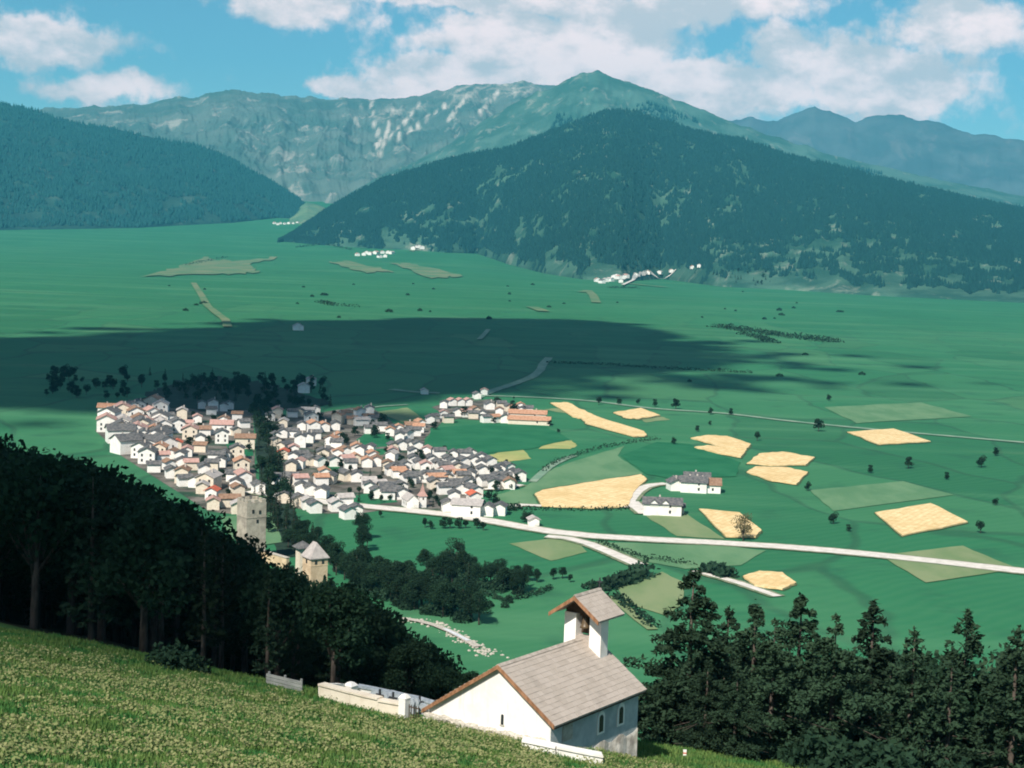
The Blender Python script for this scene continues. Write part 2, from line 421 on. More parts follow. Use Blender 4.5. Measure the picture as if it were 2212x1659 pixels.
# ------------------------------------------------------------------ terrain
def brow(x):
    return np.interp(x, [-120, -60, -20, -10, -2, 4, 10, 20, 40, 120], [125, 110, 94, 91, 93, 95.5, 96, 98, 104, 130])
def hill(x, y):
    xc = np.clip(x, -260, 160); yb = brow(xc)
    ym = np.minimum(np.clip(y, -220, None), yb)
    z = CZ - (7.4 + 0.2237 * ym + 0.144 * xc)
    near = np.exp(-(x * x + y * y) / 300.0)
    z = z + 5.7 * near
    s = np.maximum(y - yb, 0)
    pxa = 1106 + FPX * x / np.maximum(y, 60.0)
    sf = np.interp(pxa, [-2500, -300, 200, 345, 520, 700, 830, 960, 1030, 1150, 1400, 2500, 5000], [560, 545, 520, 490, 415, 372, 330, 292, 280, 268, 255, 245, 245])
    q = np.clip(s / sf, 0, 3)
    zt = z - CZ + 90.0
    z = np.where(s > 0, np.where(q < 1, z * np.clip(1 - q, 0, 1) ** 1.6, -(q - 1) * sf * 0.12), z)
    dx, dy = x - 9.5, y - 85.5
    z = z - 0.75 * np.exp(-(dx * dx + dy * dy) / 14.0)
    z = z + (fbm(x * 0.12, y * 0.12, 3) - 0.5) * 0.5 + (fbm(x * 0.03 + 9, y * 0.03, 3) - 0.5) * 5 * np.clip(s / 60, 0, 1)
    return z
def valley(x, y):
    t = np.clip((y - 1800) / 6700.0, 0, 1.6)
    a = x / np.maximum(y, 50.0)
    sg = 0.9 / (1 + np.exp(np.clip(a / 0.015, -40, 40)))
    z = 185 * t ** 3 * sg
    und = sstep(1500, 2600, y) * (fbm(x / 900 + 3, y / 1500, 3) - 0.5) * 10
    return z + und
def H(x, y):
    x = np.asarray(x, float); y = np.asarray(y, float)
    h = hill(x, y); v = valley(x, y); d = (h - v) / 3.0
    return v + 3.0 * np.log1p(np.exp(np.clip(d, -40, 40))) * (d < 40) + np.where(d >= 40, h - v - 3.0 * np.log1p(np.exp(np.minimum(d, 40))) * 0, 0) * (d >= 40)

def gp(px, py, dmax=20000):
    """where the sight line of a place in the photograph meets the ground"""
    d = ray(px, py); d = d / math.hypot(d[0], d[1])
    t = np.geomspace(30, dmax, 2500)
    z = CZ + d[2] * t - H(d[0] * t, d[1] * t)
    i = np.argmax(z < 0)
    if z[i] >= 0: return None
    a, b = t[i - 1], t[i]
    for _ in range(25):
        c = 0.5 * (a + b)
        if CZ + d[2] * c - float(H(d[0] * c, d[1] * c)) < 0: b = c
        else: a = c
    return np.array([d[0] * b, d[1] * b, float(H(d[0] * b, d[1] * b))])
def at(px, py, D):
    d = ray(px, py); d = d / math.hypot(d[0], d[1])
    return CAM + d * D
def onground(x, y, up=0.0):
    return (x, y, float(H(x, y)) + up)

BX0, BX1, BY0, BY1, BZ0, BZ1 = -9000., 9000., -700., 17600., -8., 1950.
def build_ground():
    azs = np.concatenate([np.linspace(-180, -34, 60, endpoint=False), np.linspace(-34, 34, 420, endpoint=False), np.linspace(34, 180, 60, endpoint=False)])
    azs = np.radians(azs); N = len(azs); Rn = 520
    sx, sy = np.sin(azs), np.cos(azs)
    mx = np.full(N, 17300.0)
    with np.errstate(divide='ignore'):
        mx = np.minimum(mx, np.where(sx > 0, (BX1 - 100) / np.maximum(sx, 1e-6), (BX0 + 100) / np.minimum(sx, -1e-6)))
        mx = np.minimum(mx, np.where(sy > 0, (BY1 - 100) / np.maximum(sy, 1e-6), (BY0 + 100) / np.minimum(sy, -1e-6)))
    t = np.linspace(0, 1, Rn)[:, None]
    rr = 2.0 * (mx[None, :] / 2.0) ** t
    X = rr * sx; Y = rr * sy; Z = H(X, Y)
    V = np.stack([X, Y, Z], -1).reshape(-1, 3)
    V = np.concatenate([V, [[0, 0, float(H(0, 0))]]])
    i = np.arange(Rn - 1)[:, None]; j = np.arange(N)[None, :]; j2 = (j + 1) % N
    Fq = np.stack([i * N + j, i * N + j2, (i + 1) * N + j2, (i + 1) * N + j], -1).reshape(-1, 4)[:, ::-1]
    x, y = V[:, 0], V[:, 1]
    hh = hill(x, y) - valley(x, y)
    mead = 1 - sstep(0, 5, y - brow(x))
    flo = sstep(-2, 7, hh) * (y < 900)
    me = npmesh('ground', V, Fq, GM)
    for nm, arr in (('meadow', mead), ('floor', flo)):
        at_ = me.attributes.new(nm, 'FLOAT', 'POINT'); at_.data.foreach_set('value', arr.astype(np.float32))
    o = obj('ground', me)
    return tag(o, kind='structure')
build_ground()

def sheet(name, pts, mat, up=0.25, cell=60, world=False, label=None, side=0.0):
    """a piece of ground cover that follows the terrain, pts are places on it"""
    P = [p if world else gp(*p)[:2] for p in pts]
    bm = bmesh.new()
    f = bm.faces.new([bm.verts.new((p[0], p[1], 0)) for p in P])
    lo = np.min(np.array(P), 0); hi = np.max(np.array(P), 0)
    c = max(cell, (hi - lo).max() / 60)
    for ax in (0, 1):
        n = int((hi[ax] - lo[ax]) / c)
        for q in range(1, n + 1):
            co = [0, 0, 0]; co[ax] = lo[ax] + q * c; no = [0, 0, 0]; no[ax] = 1
            bmesh.ops.bisect_plane(bm, geom=bm.verts[:] + bm.edges[:] + bm.faces[:], plane_co=co, plane_no=no)
    bmesh.ops.triangulate(bm, faces=[ff for ff in bm.faces if len(ff.verts) > 4])
    xy = np.array([v.co[:2] for v in bm.verts])
    z = H(xy[:, 0], xy[:, 1]) + up
    for v, zz in zip(bm.verts, z): v.co.z = zz
    for ff in bm.faces:
        if ff.normal.z < 0: ff.normal_flip()
    bm.normal_update()
    for ff in bm.faces:
        if ff.normal.z < 0: ff.normal_flip()
    if side:
        be = [e for e in bm.edges if e.is_boundary]
        r = bmesh.ops.extrude_edge_only(bm, edges=be)
        for v in [g for g in r['geom'] if isinstance(g, bmesh.types.BMVert)]: v.co.z -= side
    me = bpy.data.meshes.new(name); bm.to_mesh(me); bm.free(); me.materials.append(mat)
    o = obj(name, me); tag(o, kind='structure')
    return o

def wob(pts, k=1.6, n=5, seed=0):
    """field edges that are not ruler straight"""
    r = random.Random(seed); out = []
    for i, p in enumerate(pts):
        q = pts[(i + 1) % len(pts)]
        for s in range(n):
            t = s / n
            j = 0 if s == 0 else 1
            out.append((p[0] + (q[0] - p[0]) * t + r.uniform(-k, k) * j, p[1] + (q[1] - p[1]) * t + r.uniform(-k, k) * 0.35 * j))
    return out
def strip(name, pts, width, mat, up=0.3, taper=None):
    far = pts[0][1] < 640
    P = [(hit(*p) if far else gp(*p))[:2] for p in pts]
    hz_ = (lambda A: np.array([topz(q[0], q[1]) for q in A])) if far else (lambda A: H(A[:, 0], A[:, 1]))
    Q = []
    for i in range(len(P) - 1):
        n = max(1, int(np.linalg.norm(P[i + 1] - P[i]) / 15)); n = min(n, 40)
        for s in range(n): Q.append(P[i] + (P[i + 1] - P[i]) * s / n)
    Q.append(P[-1]); Q = np.array(Q)
    if len(Q) > 4:
        for _ in range(2): Q[1:-1] = (Q[:-2] + 2 * Q[1:-1] + Q[2:]) / 4
    if mat in (M['track'],) and not far and not name.endswith('verge'): strip('grass_verge', pts, width + 3.2, M['verge'], up - .06)
    d = np.gradient(Q, axis=0); d /= np.linalg.norm(d, axis=1)[:, None]
    nrm = np.stack([-d[:, 1], d[:, 0]], 1)
    ww = width * (1 + 0.18 * (fbm(Q[:, 0] / 20, Q[:, 1] / 20, 2) - 0.5))[:, None]
    L, Rr = Q + nrm * ww / 2, Q - nrm * ww / 2
    V = np.concatenate([np.c_[L, hz_(L) + up], np.c_[Rr, hz_(Rr) + up]]); n = len(Q)
    Fq = np.array([(i, i + n, i + n + 1, i + 1) for i in range(n - 1)])
    o = obj(name, npmesh(name, V, Fq, mat)); tag(o, kind='structure')
    return o

# ------------------------------------------------------------------ mountains
def mountain(name, ridge, foot, mats, Dr, Df, back=0.6, rough=1.0, cols=420, rows=70, forest=None, nseed=0, matfn=None, p=1.0, gully=1.0, gf=30):
    rx = np.array([r[0] for r in ridge], float); ry = np.array([r[1] for r in ridge], float)
    fx = np.array([r[0] for r in foot], float); fy = np.array([r[1] for r in foot], float)
    X = np.linspace(rx[0], rx[-1], cols)
    yr = np.interp(X, rx, ry)
    # crag on the skyline
    yr = yr + (fbm(X / 26 + nseed, X * 0 + nseed, 5, 0.6) - 0.5) * 5.0 * rough
    yf = np.interp(X, fx, fy)
    dr = np.array([np.interp(x, [q[0] for q in Dr], [q[1] for q in Dr]) for x in X]) if isinstance(Dr, list) else np.full(cols, Dr, float)
    R = np.array([at(x, y, d) for x, y, d in zip(X, yr, dr)])
    Fp = []
    for x, y in zip(X, yf):
        if isinstance(Df, (int, float)): g = at(x, y, Df)
        else:
            g = gp(x, y)
            if g is None: g = at(x, y, Df[0])
            if math.hypot(g[0], g[1]) > Df[0]: g = at(x, y, Df[0])
        Fp.append(g)
    Fp = np.array(Fp)
    nb = int(rows * back * 0.5)
    ts = np.concatenate([np.linspace(-0.06, 1, rows), 1 + np.linspace(0, back, nb + 1)[1:]])
    V = np.zeros((len(ts), cols, 3))
    for i, t in enumerate(ts):
        if t <= 1:
            q = R * t + Fp * (1 - t)
            tt = max(t, 0)
            q[:, 2] = Fp[:, 2] + (R[:, 2] - Fp[:, 2]) * (tt ** p) + min(t, 0) * 260
        else:
            q = R + (R - Fp) * (t - 1)
            q[:, 2] = R[:, 2] - (R[:, 2] - Fp[:, 2]) * (t - 1) * 1.1
            q[:, 2] = np.maximum(q[:, 2], Fp[:, 2] - 60)
        V[i] = q
    hgt = np.maximum(R[:, 2] - Fp[:, 2], 1)
    for i, t in enumerate(ts):
        win = math.sin(math.pi * min(max(t, 0), 1)) ** 0.7 if t < 1 else 0.5
        x, y = V[i, :, 0], V[i, :, 1]
        up = (R - Fp)[:, :2]; L = np.linalg.norm(up, axis=1)
        # spurs and gullies running down the slope
        az = np.arctan2(x, y)
        g1 = ridged(az * gf + nseed + (fbm(x / 500, y / 500, 3) - 0.5) * 0.45, np.full_like(x, t * 2.0 + nseed), 5, 0.55) - 0.55
        g2 = fbm(x / 260 + nseed, y / 260, 6, 0.65) - 0.5
        V[i, :, 2] += win * (g1 * 0.30 * gully + g2 * 0.16) * hgt * rough
    for i, t in enumerate(ts):
        if t < 0: V[i, :, 2] -= 30
    n = len(ts)
    ii = np.arange(n - 1)[:, None]; jj = np.arange(cols - 1)[None, :]
    Fq = np.stack([ii * cols + jj, ii * cols + jj + 1, (ii + 1) * cols + jj + 1, (ii + 1) * cols + jj], -1).reshape(-1, 4)
    o = obj(name, npmesh(name, V.reshape(-1, 3), Fq, mats)); tag(o, kind='structure')
    return o, V, ts

def cones(name, P, h, r, mat, n=5):
    """far conifers joined to one mass"""
    k = len(P); a = np.arange(n) * 2 * math.pi / n
    ph = rng.random(k)[:, None] * 6.28
    V = np.zeros((k, n + 1, 3))
    V[:, :n, 0] = P[:, None, 0] + r[:, None] * np.cos(a + ph); V[:, :n, 1] = P[:, None, 1] + r[:, None] * np.sin(a + ph); V[:, :n, 2] = P[:, None, 2] - 2 + 0.1 * h[:, None]
    V[:, n] = P; V[:, n, 2] += h
    b = (np.arange(k) * (n + 1))[:, None]
    Ft = np.stack([np.stack([b[:, 0] + i, b[:, 0] + (i + 1) % n, b[:, 0] + n], -1) for i in range(n)], 1).reshape(-1, 3)
    o = obj(name, npmesh(name, V.reshape(-1, 3), Ft, mat, smooth=False))
    return o

def forest_on(name, V, ts, count, keep, hr, label):
    n, c, _ = V.shape
    top = np.argmin(np.abs(ts - 1.0))
    u = rng.random(count * 2) * (top - 0.01); v = rng.random(count * 2) * (c - 1.01)
    i = u.astype(int); j = v.astype(int); fu = (u - i)[:, None]; fv = (v - j)[:, None]
    P = (V[i, j] * (1 - fu) + V[i + 1, j] * fu) * (1 - fv) + (V[i, j + 1] * (1 - fu) + V[i + 1, j + 1] * fu) * fv
    t = ts[i] + (ts[1] - ts[0]) * fu[:, 0]
    k = keep(P, t)
    P = P[k][:count]
    hh = rng.uniform(hr[0], hr[1], len(P)) * (0.8 + 0.4 * fbm(P[:, 0] / 150, P[:, 1] / 150, 2))
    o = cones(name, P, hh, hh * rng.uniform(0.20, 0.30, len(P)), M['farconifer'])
    return tag(o, label, 'forest', kind='stuff')

mossA = rockmat('forested slope', (0.022, 0.075, 0.055), (0.060, 0.135, 0.095), (0.24, 0.27, 0.21), 0.006, 0.6)
mossB = rockmat('alpine pasture slope', (0.035, 0.105, 0.085), (0.075, 0.16, 0.13), (0.34, 0.34, 0.29), 0.0045, 0.5)
xz = lambda px, py, D: at(px, py, D)
za, zb_, zc = xz(850, 255, 12200), xz(1010, 215, 12600), xz(1110, 200, 12800)
GUL = []
for (p_, q_) in (((800, 222), (828, 335)), ((905, 226), (836, 318)), ((962, 232), (868, 300)), ((850, 240), (838, 300)), ((1010, 215), (975, 262)), ((1075, 205), (1040, 250))):
    for i_ in range(6):
        f_ = i_ / 5; x_, y_ = p_[0] + (q_[0] - p_[0]) * f_, p_[1] + (q_[1] - p_[1]) * f_
        w_ = at(x_, y_, 13100 - 3300 * (y_ - 205) / 265)
        GUL.append((w_[0], 34, w_[2], 75, .92))
rockC = rockmat('bare alpine ridge', (0.054, 0.112, 0.098), (0.108, 0.158, 0.138), (0.50, 0.46, 0.40), 0.0022, 0.45,
                [(za[0], 300, za[2] + 60, 260, .62), (zb_[0], 420, zb_[2] + 40, 190, .72), (zc[0], 420, zc[2] + 50, 170, .75), *GUL])
darkD = rockmat('dark wooded flank', (0.014, 0.045, 0.042), (0.028, 0.08, 0.065), (0.10, 0.16, 0.12), 0.004, 0.5)
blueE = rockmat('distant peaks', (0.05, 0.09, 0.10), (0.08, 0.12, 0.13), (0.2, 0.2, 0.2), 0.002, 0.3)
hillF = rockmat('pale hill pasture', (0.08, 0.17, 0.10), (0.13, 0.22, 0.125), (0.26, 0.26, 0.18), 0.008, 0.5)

ridgeE = [(1380, 300), (1500, 272), (1560, 264), (1600, 257), (1622, 248), (1640, 257), (1660, 267), (1678, 264), (1692, 252), (1760, 232), (1850, 262), (1950, 246), (2100, 290), (2300, 310), (2500, 330)]
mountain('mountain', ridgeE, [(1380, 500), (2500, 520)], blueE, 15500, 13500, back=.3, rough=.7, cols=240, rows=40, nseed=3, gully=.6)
ridgeC = [(-300, 262), (0, 248), (150, 236), (300, 228), (387, 214), (430, 209), (450, 200), (480, 196), (510, 199), (560, 206), (640, 211), (700, 214), (800, 214), (880, 210), (960, 195), (1000, 181), (1030, 183), (1060, 187), (1130, 179), (1200, 182), (1280, 190), (1420, 225), (1600, 330)]
mountain('mountain', ridgeC, [(-300, 470), (700, 470), (1000, 470), (1600, 470)], rockC, 13200, 9600, back=.25, cols=1000, rows=150, nseed=11, rough=.75, gully=.62, gf=52)
ridgeB = [(700, 450), (760, 415), (830, 374), (900, 347), (960, 318), (1000, 292), (1050, 257), (1100, 229), (1200, 188), (1235, 166), (1258, 158), (1312, 158), (1350, 174), (1450, 215), (1560, 253), (1640, 285), (1690, 302), (1800, 335), (1950, 372), (2212, 425), (2500, 470)]
mB, VB, tB = mountain('mountain', ridgeB, [(700, 480), (1600, 480), (2500, 540)], mossB, 10200, 8300, back=.5, cols=520, rows=80, nseed=23, rough=.45, gully=.9, gf=55)
ridgeD = [(-300, 170), (0, 225), (150, 262), (300, 294), (385, 309), (430, 315), (500, 345), (580, 390), (645, 432), (690, 474), (720, 490)]
mD, VD, tD = mountain('mountain', ridgeD, [(-300, 500), (0, 498), (300, 493), (380, 488), (500, 482), (600, 471), (690, 476), (720, 492)], darkD, [(-300, 10300), (500, 9700), (720, 9100)], (8900,), back=.5, cols=300, rows=60, nseed=31, rough=.5)
ridgeF = [(596, 482), (622, 470), (640, 452), (662, 436), (690, 443), (720, 458), (790, 484)]
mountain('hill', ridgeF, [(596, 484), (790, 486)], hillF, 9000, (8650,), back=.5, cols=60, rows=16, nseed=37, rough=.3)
ridgeA = [(600, 524), (612, 519), (650, 493), (700, 456), (770, 416), (830, 386), (920, 360), (1000, 336), (1090, 322), (1150, 301), (1230, 266), (1310, 239), (1360, 241), (1400, 250), (1500, 281), (1600, 302), (1690, 332), (1850, 372), (2000, 408), (2212, 455), (2500, 500)]
footA = [(600, 524), (612, 522), (700, 530), (780, 536), (900, 541), (960, 546), (1030, 548), (1100, 572), (1180, 592), (1260, 604), (1340, 609), (1430, 603), (1560, 620), (1690, 626), (1900, 640), (2212, 655), (2500, 665)]
mA, VA, tA = mountain('mountain', ridgeA, footA, mossA, [(600, 7000), (700, 7300), (1310, 7600), (1700, 7200), (2500, 6800)], (6900,), back=.5, cols=640, rows=110, nseed=43, rough=.5, gully=.8, gf=48)

def topz(x, y):
    """height of the ground or of the front mountain, whichever is on top"""
    h = float(H(x, y))
    if y < 3500: return h
    p = pxof(np.array([x, y, h]))[0]
    X0, X1, n = ridgeA[0][0], ridgeA[-1][0], VA.shape[1]
    j = int(round((p - X0) / (X1 - X0) * (n - 1)))
    if j < 0 or j >= n: return h
    dd = np.hypot(VA[:, j, 0], VA[:, j, 1]); D = math.hypot(x, y)
    if D < dd[0] or D > dd[-1]: return h
    return max(h, float(np.interp(D, dd, VA[:, j, 2])))
def hit(px, py):
    g = gp(px, py)
    if g is not None and math.hypot(g[0], g[1]) < 3800: return g
    d = ray(px, py); d = d / math.hypot(d[0], d[1])
    for t in np.arange(3800, 9500, 12.0):
        if CZ + d[2] * t < topz(d[0] * t, d[1] * t): return np.array([d[0] * t, d[1] * t, topz(d[0] * t, d[1] * t)])
    return gp(px, py)
def pxof(P):
    d = P - CAM; z = d @ FW
    return 1106 + FPX * (d @ RT) / z, 829.5 - FPX * (d @ UP) / z
mAr = np.array([(p[0], p[1]) for p in ridgeA], float)
# the wood has gaps: ravines, rock bands and the pastures at the foot on the right (as places on the slope)
clr = [at(1620, 545, 5600), at(1690, 540, 5600), at(1780, 550, 5600), at(1580, 560, 5400)]
def keepA(P, t):
    az = np.arctan2(P[:, 0], P[:, 1])
    n1 = fbm(az * 130 + (fbm(P[:, 0] / 300, P[:, 1] / 300, 3) - .5) * 1.5, t * 7.0, 4, 0.6)
    n2 = fbm(P[:, 0] / 45, P[:, 1] / 60, 4, 0.65)
    n3 = fbm(P[:, 0] / 22, P[:, 1] / 26, 3, 0.6)
    gap = ((n1 * 0.55 + n2 * 0.45) > (0.555 + 0.08 * np.clip(t, 0, 1))) | ((n3 > .65) & (n1 > .47))
    right = (az > 0.117 + 0.02 * (n2 - .5)) & (t < 0.28 + 0.12 * (n1 - .5)) & ~(n2 < 0.455 + .05 * (t < .17))
    low = (t < 0.05 + 0.10 * (n1 - 0.4)) & (n2 < 0.56) & (az > -0.09)
    return (~gap) & (~right) & (~low) & (t > 0.0)
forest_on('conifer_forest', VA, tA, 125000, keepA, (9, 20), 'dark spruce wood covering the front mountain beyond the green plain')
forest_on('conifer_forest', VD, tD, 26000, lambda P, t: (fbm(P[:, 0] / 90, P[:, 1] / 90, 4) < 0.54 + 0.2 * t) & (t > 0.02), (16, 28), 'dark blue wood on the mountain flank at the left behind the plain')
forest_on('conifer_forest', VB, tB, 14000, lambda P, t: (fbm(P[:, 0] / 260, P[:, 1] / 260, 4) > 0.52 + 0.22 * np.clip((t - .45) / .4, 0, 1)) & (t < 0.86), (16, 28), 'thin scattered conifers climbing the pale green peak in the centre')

# ------------------------------------------------------------------ cloud overhead shading the plain, and one added unseen to darken the slope
def cloud(name, poly, alt, r0, count, label, base=0.0, extra=()):
    off = np.array([-0.427, -0.923]) * (alt - base)
    P = np.array([p + off for p in poly])
    lo, hi = P.min(0), P.max(0)
    def inside(q):
        c = False; n = len(P)
        for i in range(n):
            a, b = P[i], P[i - 1]
            if (a[1] > q[1]) != (b[1] > q[1]) and q[0] < (b[0] - a[0]) * (q[1] - a[1]) / (b[1] - a[1]) + a[0]: c = not c
        return c
    r = random.Random(int(alt))
    bm = bmesh.new(); n = 0
    pts = []
    step = r0 * 0.6
    y = lo[1]
    while y <= hi[1]:
        x = lo[0]
        while x <= hi[0]:
            q = (x + r.uniform(-.3, .3) * step, y + r.uniform(-.3, .3) * step)
            if inside(q): pts.append((q[0], q[1], r.uniform(.65, .95) * r0))
            x += step
        y += step
    n = len(P)
    for i in range(n):                      # ragged margin
        a, b = P[i], P[(i + 1) % n]; L = np.linalg.norm(b - a)
        for s in range(int(L / (r0 * 0.22)) + 1):
            q = a + (b - a) * r.random()
            pts.append((q[0] + r.gauss(0, r0 * .55), q[1] + r.gauss(0, r0 * .55), r0 * r.uniform(.08, .32)))
    for e in extra:
        for s in range(e[4]):
            pts.append((e[0] + off[0] + r.gauss(0, e[2]), e[1] + off[1] + r.gauss(0, e[3]), r0 * r.uniform(.10, .26)))
    for (x, y, rr) in pts:
        mtx = Matrix.Translation((x, y, alt + rr * .55 + r.uniform(0, rr * .3))) @ Matrix.Diagonal((rr, rr, rr * .55, 1))
        bmesh.ops.create_icosphere(bm, subdivisions=2, radius=1, matrix=mtx)
    for v in bm.verts:
        v.co += Vector((r.uniform(-1, 1), r.uniform(-1, 1), r.uniform(-1, 1))) * r0 * 0.035
    me = bpy.data.meshes.new(name); bm.to_mesh(me); bm.free(); me.materials.append(M['cloud'])
    return tag(obj(name, me), label, 'cloud', kind='stuff')
shade = [(-500, 782), (-100, 754), (100, 741), (370, 724), (500, 713), (640, 702), (800, 698), (950, 696), (1080, 695), (1200, 700), (1280, 712), (1350, 731), (1420, 752), (1455, 771), (1350, 776), (1420, 791), (1500, 802), (1440, 806), (1310, 797),
         (1170, 812), (1020, 826), (880, 824), (770, 838), (710, 862), (640, 874), (560, 880), (400, 884), (100, 878), (-500, 872)]
cloud('cloud', [gp(*p)[:2] for p in shade], 2350, 95, 0, 'broad cumulus cloud overhead casting the long dark shade over the plain', extra=[tuple(gp(1480, 770)[:2]) + (90, 120, 70), tuple(gp(1250, 815)[:2]) + (130, 45, 60), tuple(gp(850, 838)[:2]) + (90, 30, 30)])
shade2 = [(-330, 155), (-60, 127), (-34, 119), (-14, 122), (-7, 142), (-14, 172), (-38, 215), (-68, 268), (-105, 325), (-150, 375), (-330, 410)]  # outline shaped so the added cloud darkens the slope
cloud('cloud', [np.array(p, float) for p in shade2], 2100, 24, 0, 'small cumulus cloud overhead casting shade on the wooded slope at the left', base=62)

# ------------------------------------------------------------------ haze
hz = MB().box(BX0, BX1, BY0, BY1, BZ0, BZ1)
hm = bpy.data.materials.new('haze air'); hm.use_nodes = True
hk = NT(hm.node_tree); hk.n.remove(hk.n['Principled BSDF'])
pv = hk.new('ShaderNodeVolumePrincipled')
pv.inputs['Color'].default_value = (0.10, 0.58, 0.86, 1)
pv.inputs['Density'].default_value = 4.0e-5
pv.inputs['Anisotropy'].default_value = 0.0
hk.l.new(pv.outputs[0], hk.n['Material Output'].inputs['Volume'])
tag(obj('haze', hz.mesh('haze', hm)), kind='stuff')

# ------------------------------------------------------------------ fields, tracks
WH = [
 [(1155, 1070), (1172, 1061), (1260, 1046), (1385, 1027), (1397, 1038), (1372, 1062), (1356, 1096), (1290, 1100), (1170, 1095)],
 [(1189, 872), (1226, 871), (1270, 893), (1302, 906), (1392, 934), (1396, 943), (1370, 945), (1268, 917), (1256, 906), (1236, 901)],
 [(1325, 893), (1384, 883), (1426, 899), (1382, 906), (1352, 904)],
 [(1492, 948), (1530, 942), (1570, 944), (1622, 961), (1612, 974), (1560, 968)],
 [(1500, 968), (1530, 964), (1610, 976), (1600, 990), (1545, 980)],
 [(1613, 1003), (1640, 982), (1690, 978), (1760, 990), (1740, 1006), (1668, 1008)],
 [(1613, 1022), (1632, 1010), (1700, 1012), (1745, 1022), (1720, 1048), (1668, 1041)],
 [(1510, 1102), (1597, 1110), (1645, 1148), (1632, 1163), (1568, 1162)],
 [(1605, 1248), (1640, 1237), (1690, 1240), (1720, 1262), (1690, 1276), (1630, 1268)],
 [(1830, 935), (1930, 928), (2010, 955), (1900, 962)],
 [(1890, 1110), (2010, 1090), (2090, 1130), (1950, 1160)],
]
for i, f in enumerate(WH):
    cx_, cy_ = sum(q[0] for q in f) / len(f), sum(q[1] for q in f) / len(f)
    sheet('field_margin', wob([(q[0] + (3.2 if q[0] > cx_ else -3.2), q[1] + (1.4 if q[1] > cy_ else -1.2)) for q in f], 2.0, 5, i), M['margin'], .22 + .004 * i, 12)
    tag(sheet('wheat_field', wob(f, 2.0, 5, i), M['wheat'], 0.75, 12, side=0.75))
FL = [('stubble_field', [(1045, 986), (1100, 973), (1130, 972), (1148, 991), (1085, 1000)], 'stubble'), ('stubble_field', [(1163, 970), (1185, 956), (1235, 952), (1247, 962), (1232, 970)], 'stubble'),
 ('hay_field', [(1175, 885), (1200, 882), (1250, 893), (1240, 897)], 'khaki'), ('hay_field', [(1385, 907), (1426, 900), (1448, 907), (1395, 913)], 'khaki'),
 ('hay_field', [(1100, 1175), (1180, 1165), (1237, 1158), (1268, 1193), (1190, 1212)], 'khaki'),
 ('mown_field', [(1060, 1072), (1130, 1055), (1180, 1020), (1230, 1000), (1350, 963), (1334, 985), (1390, 1024), (1260, 1043), (1170, 1058), (1150, 1070), (1162, 1092), (1095, 1094)], 'palegrass'),
 ('hay_field', [(1395, 1115), (1480, 1108), (1566, 1165), (1462, 1159)], 'khaki'), ('hay_field', [(815, 890), (880, 881), (914, 905), (868, 913)], 'khaki'),
 ('mown_field', [(1262, 1168), (1330, 1173), (1560, 1180), (1655, 1190), (1600, 1222), (1480, 1230), (1390, 1212)], 'palegrass'),
 ('mown_field', [(1335, 1272), (1430, 1236), (1480, 1262), (1470, 1310), (1440, 1332), (1350, 1302)], 'khaki'),
 ('meadow_field', [(920, 965), (930, 925), (1060, 915), (1180, 922), (1230, 950), (1150, 970), (1000, 985)], 'darkgrass'),
 ('meadow_field', [(1340, 985), (1420, 955), (1490, 960), (1600, 1000), (1590, 1030), (1450, 1035), (1395, 1025)], 'darkgrass'),
 ('mown_field', [(1750, 1060), (1950, 1040), (2060, 1070), (1800, 1105)], 'palegrass'), ('mown_field', [(1780, 880), (1990, 870), (2100, 900), (1850, 915)], 'palegrass'),
 ('hay_field', [(1900, 1200), (2080, 1180), (2200, 1230), (2000, 1260)], 'khaki'),
 ('dry_pasture', [(300, 600), (375, 582), (440, 556), (500, 566), (600, 556), (540, 572), (560, 590), (470, 594)], 'drygrass'), ('dry_pasture', [(710, 566), (760, 566), (850, 588), (790, 590)], 'drygrass'),
 ('dry_pasture', [(840, 570), (900, 572), (1000, 598), (930, 602)], 'drygrass'), ('dry_pasture', [(880, 530), (940, 524), (940, 536), (890, 545)], 'drygrass')]
for i, (nm, f, mt) in enumerate(FL):
    far = f[0][1] < 700
    tag(sheet(nm, wob(f, 7 if far else 2.5, 8 if far else 5, 50 + i), M[mt], 2.2 if far else 0.12 + 0.013 * i, 90 if far else 25))
M['scrub'] = grain('dark scrub', (0.008, 0.022, 0.015), (0.020, 0.045, 0.028), 0.12, 0.95)
sheet('stream_bank', wob([(548, 884), (584, 884), (603, 960), (614, 1050), (642, 1118), (705, 1200), (600, 1205), (572, 1120), (560, 1040), (552, 960)], 3, 4, 7), M['scrub'], .16, 25)
sheet('scrubland', wob([(300, 868), (330, 846), (390, 822), (470, 812), (560, 826), (650, 846), (705, 868), (690, 882), (560, 890), (400, 884)], 12, 9, 8), M['scrub'], .2, 40)
# the main road and the tracks
strip('road', [(540, 1062), (700, 1088), (780, 1096), (900, 1103), (990, 1114), (1062, 1126), (1120, 1138), (1190, 1153), (1260, 1161), (1400, 1168), (1560, 1172), (1700, 1182), (1900, 1200), (2250, 1240)], 9.5, M['track'], 0.42)
strip('track', [(1180, 1160), (1232, 1158), (1268, 1172), (1320, 1196), (1350, 1209), (1380, 1222)], 5.5, M['track'], 0.46)
strip('track', [(1310, 1290), (1345, 1310), (1380, 1340), (1410, 1362)], 3.5, M['khaki'], 0.4)
strip('track', [(1500, 1235), (1560, 1250), (1600, 1262), (1680, 1290)], 3.5, M['track'], 0.4)
strip('track', [(1040, 1058), (1090, 1056), (1125, 1048)], 4, M['track'], 0.4)
strip('track', [(1150, 1042), (1165, 1028), (1195, 1002), (1240, 985)], 4, M['fartrack'], 0.4)
strip('track', [(1060, 1100), (1130, 1092), (1170, 1094)], 5, M['track'], 0.44)
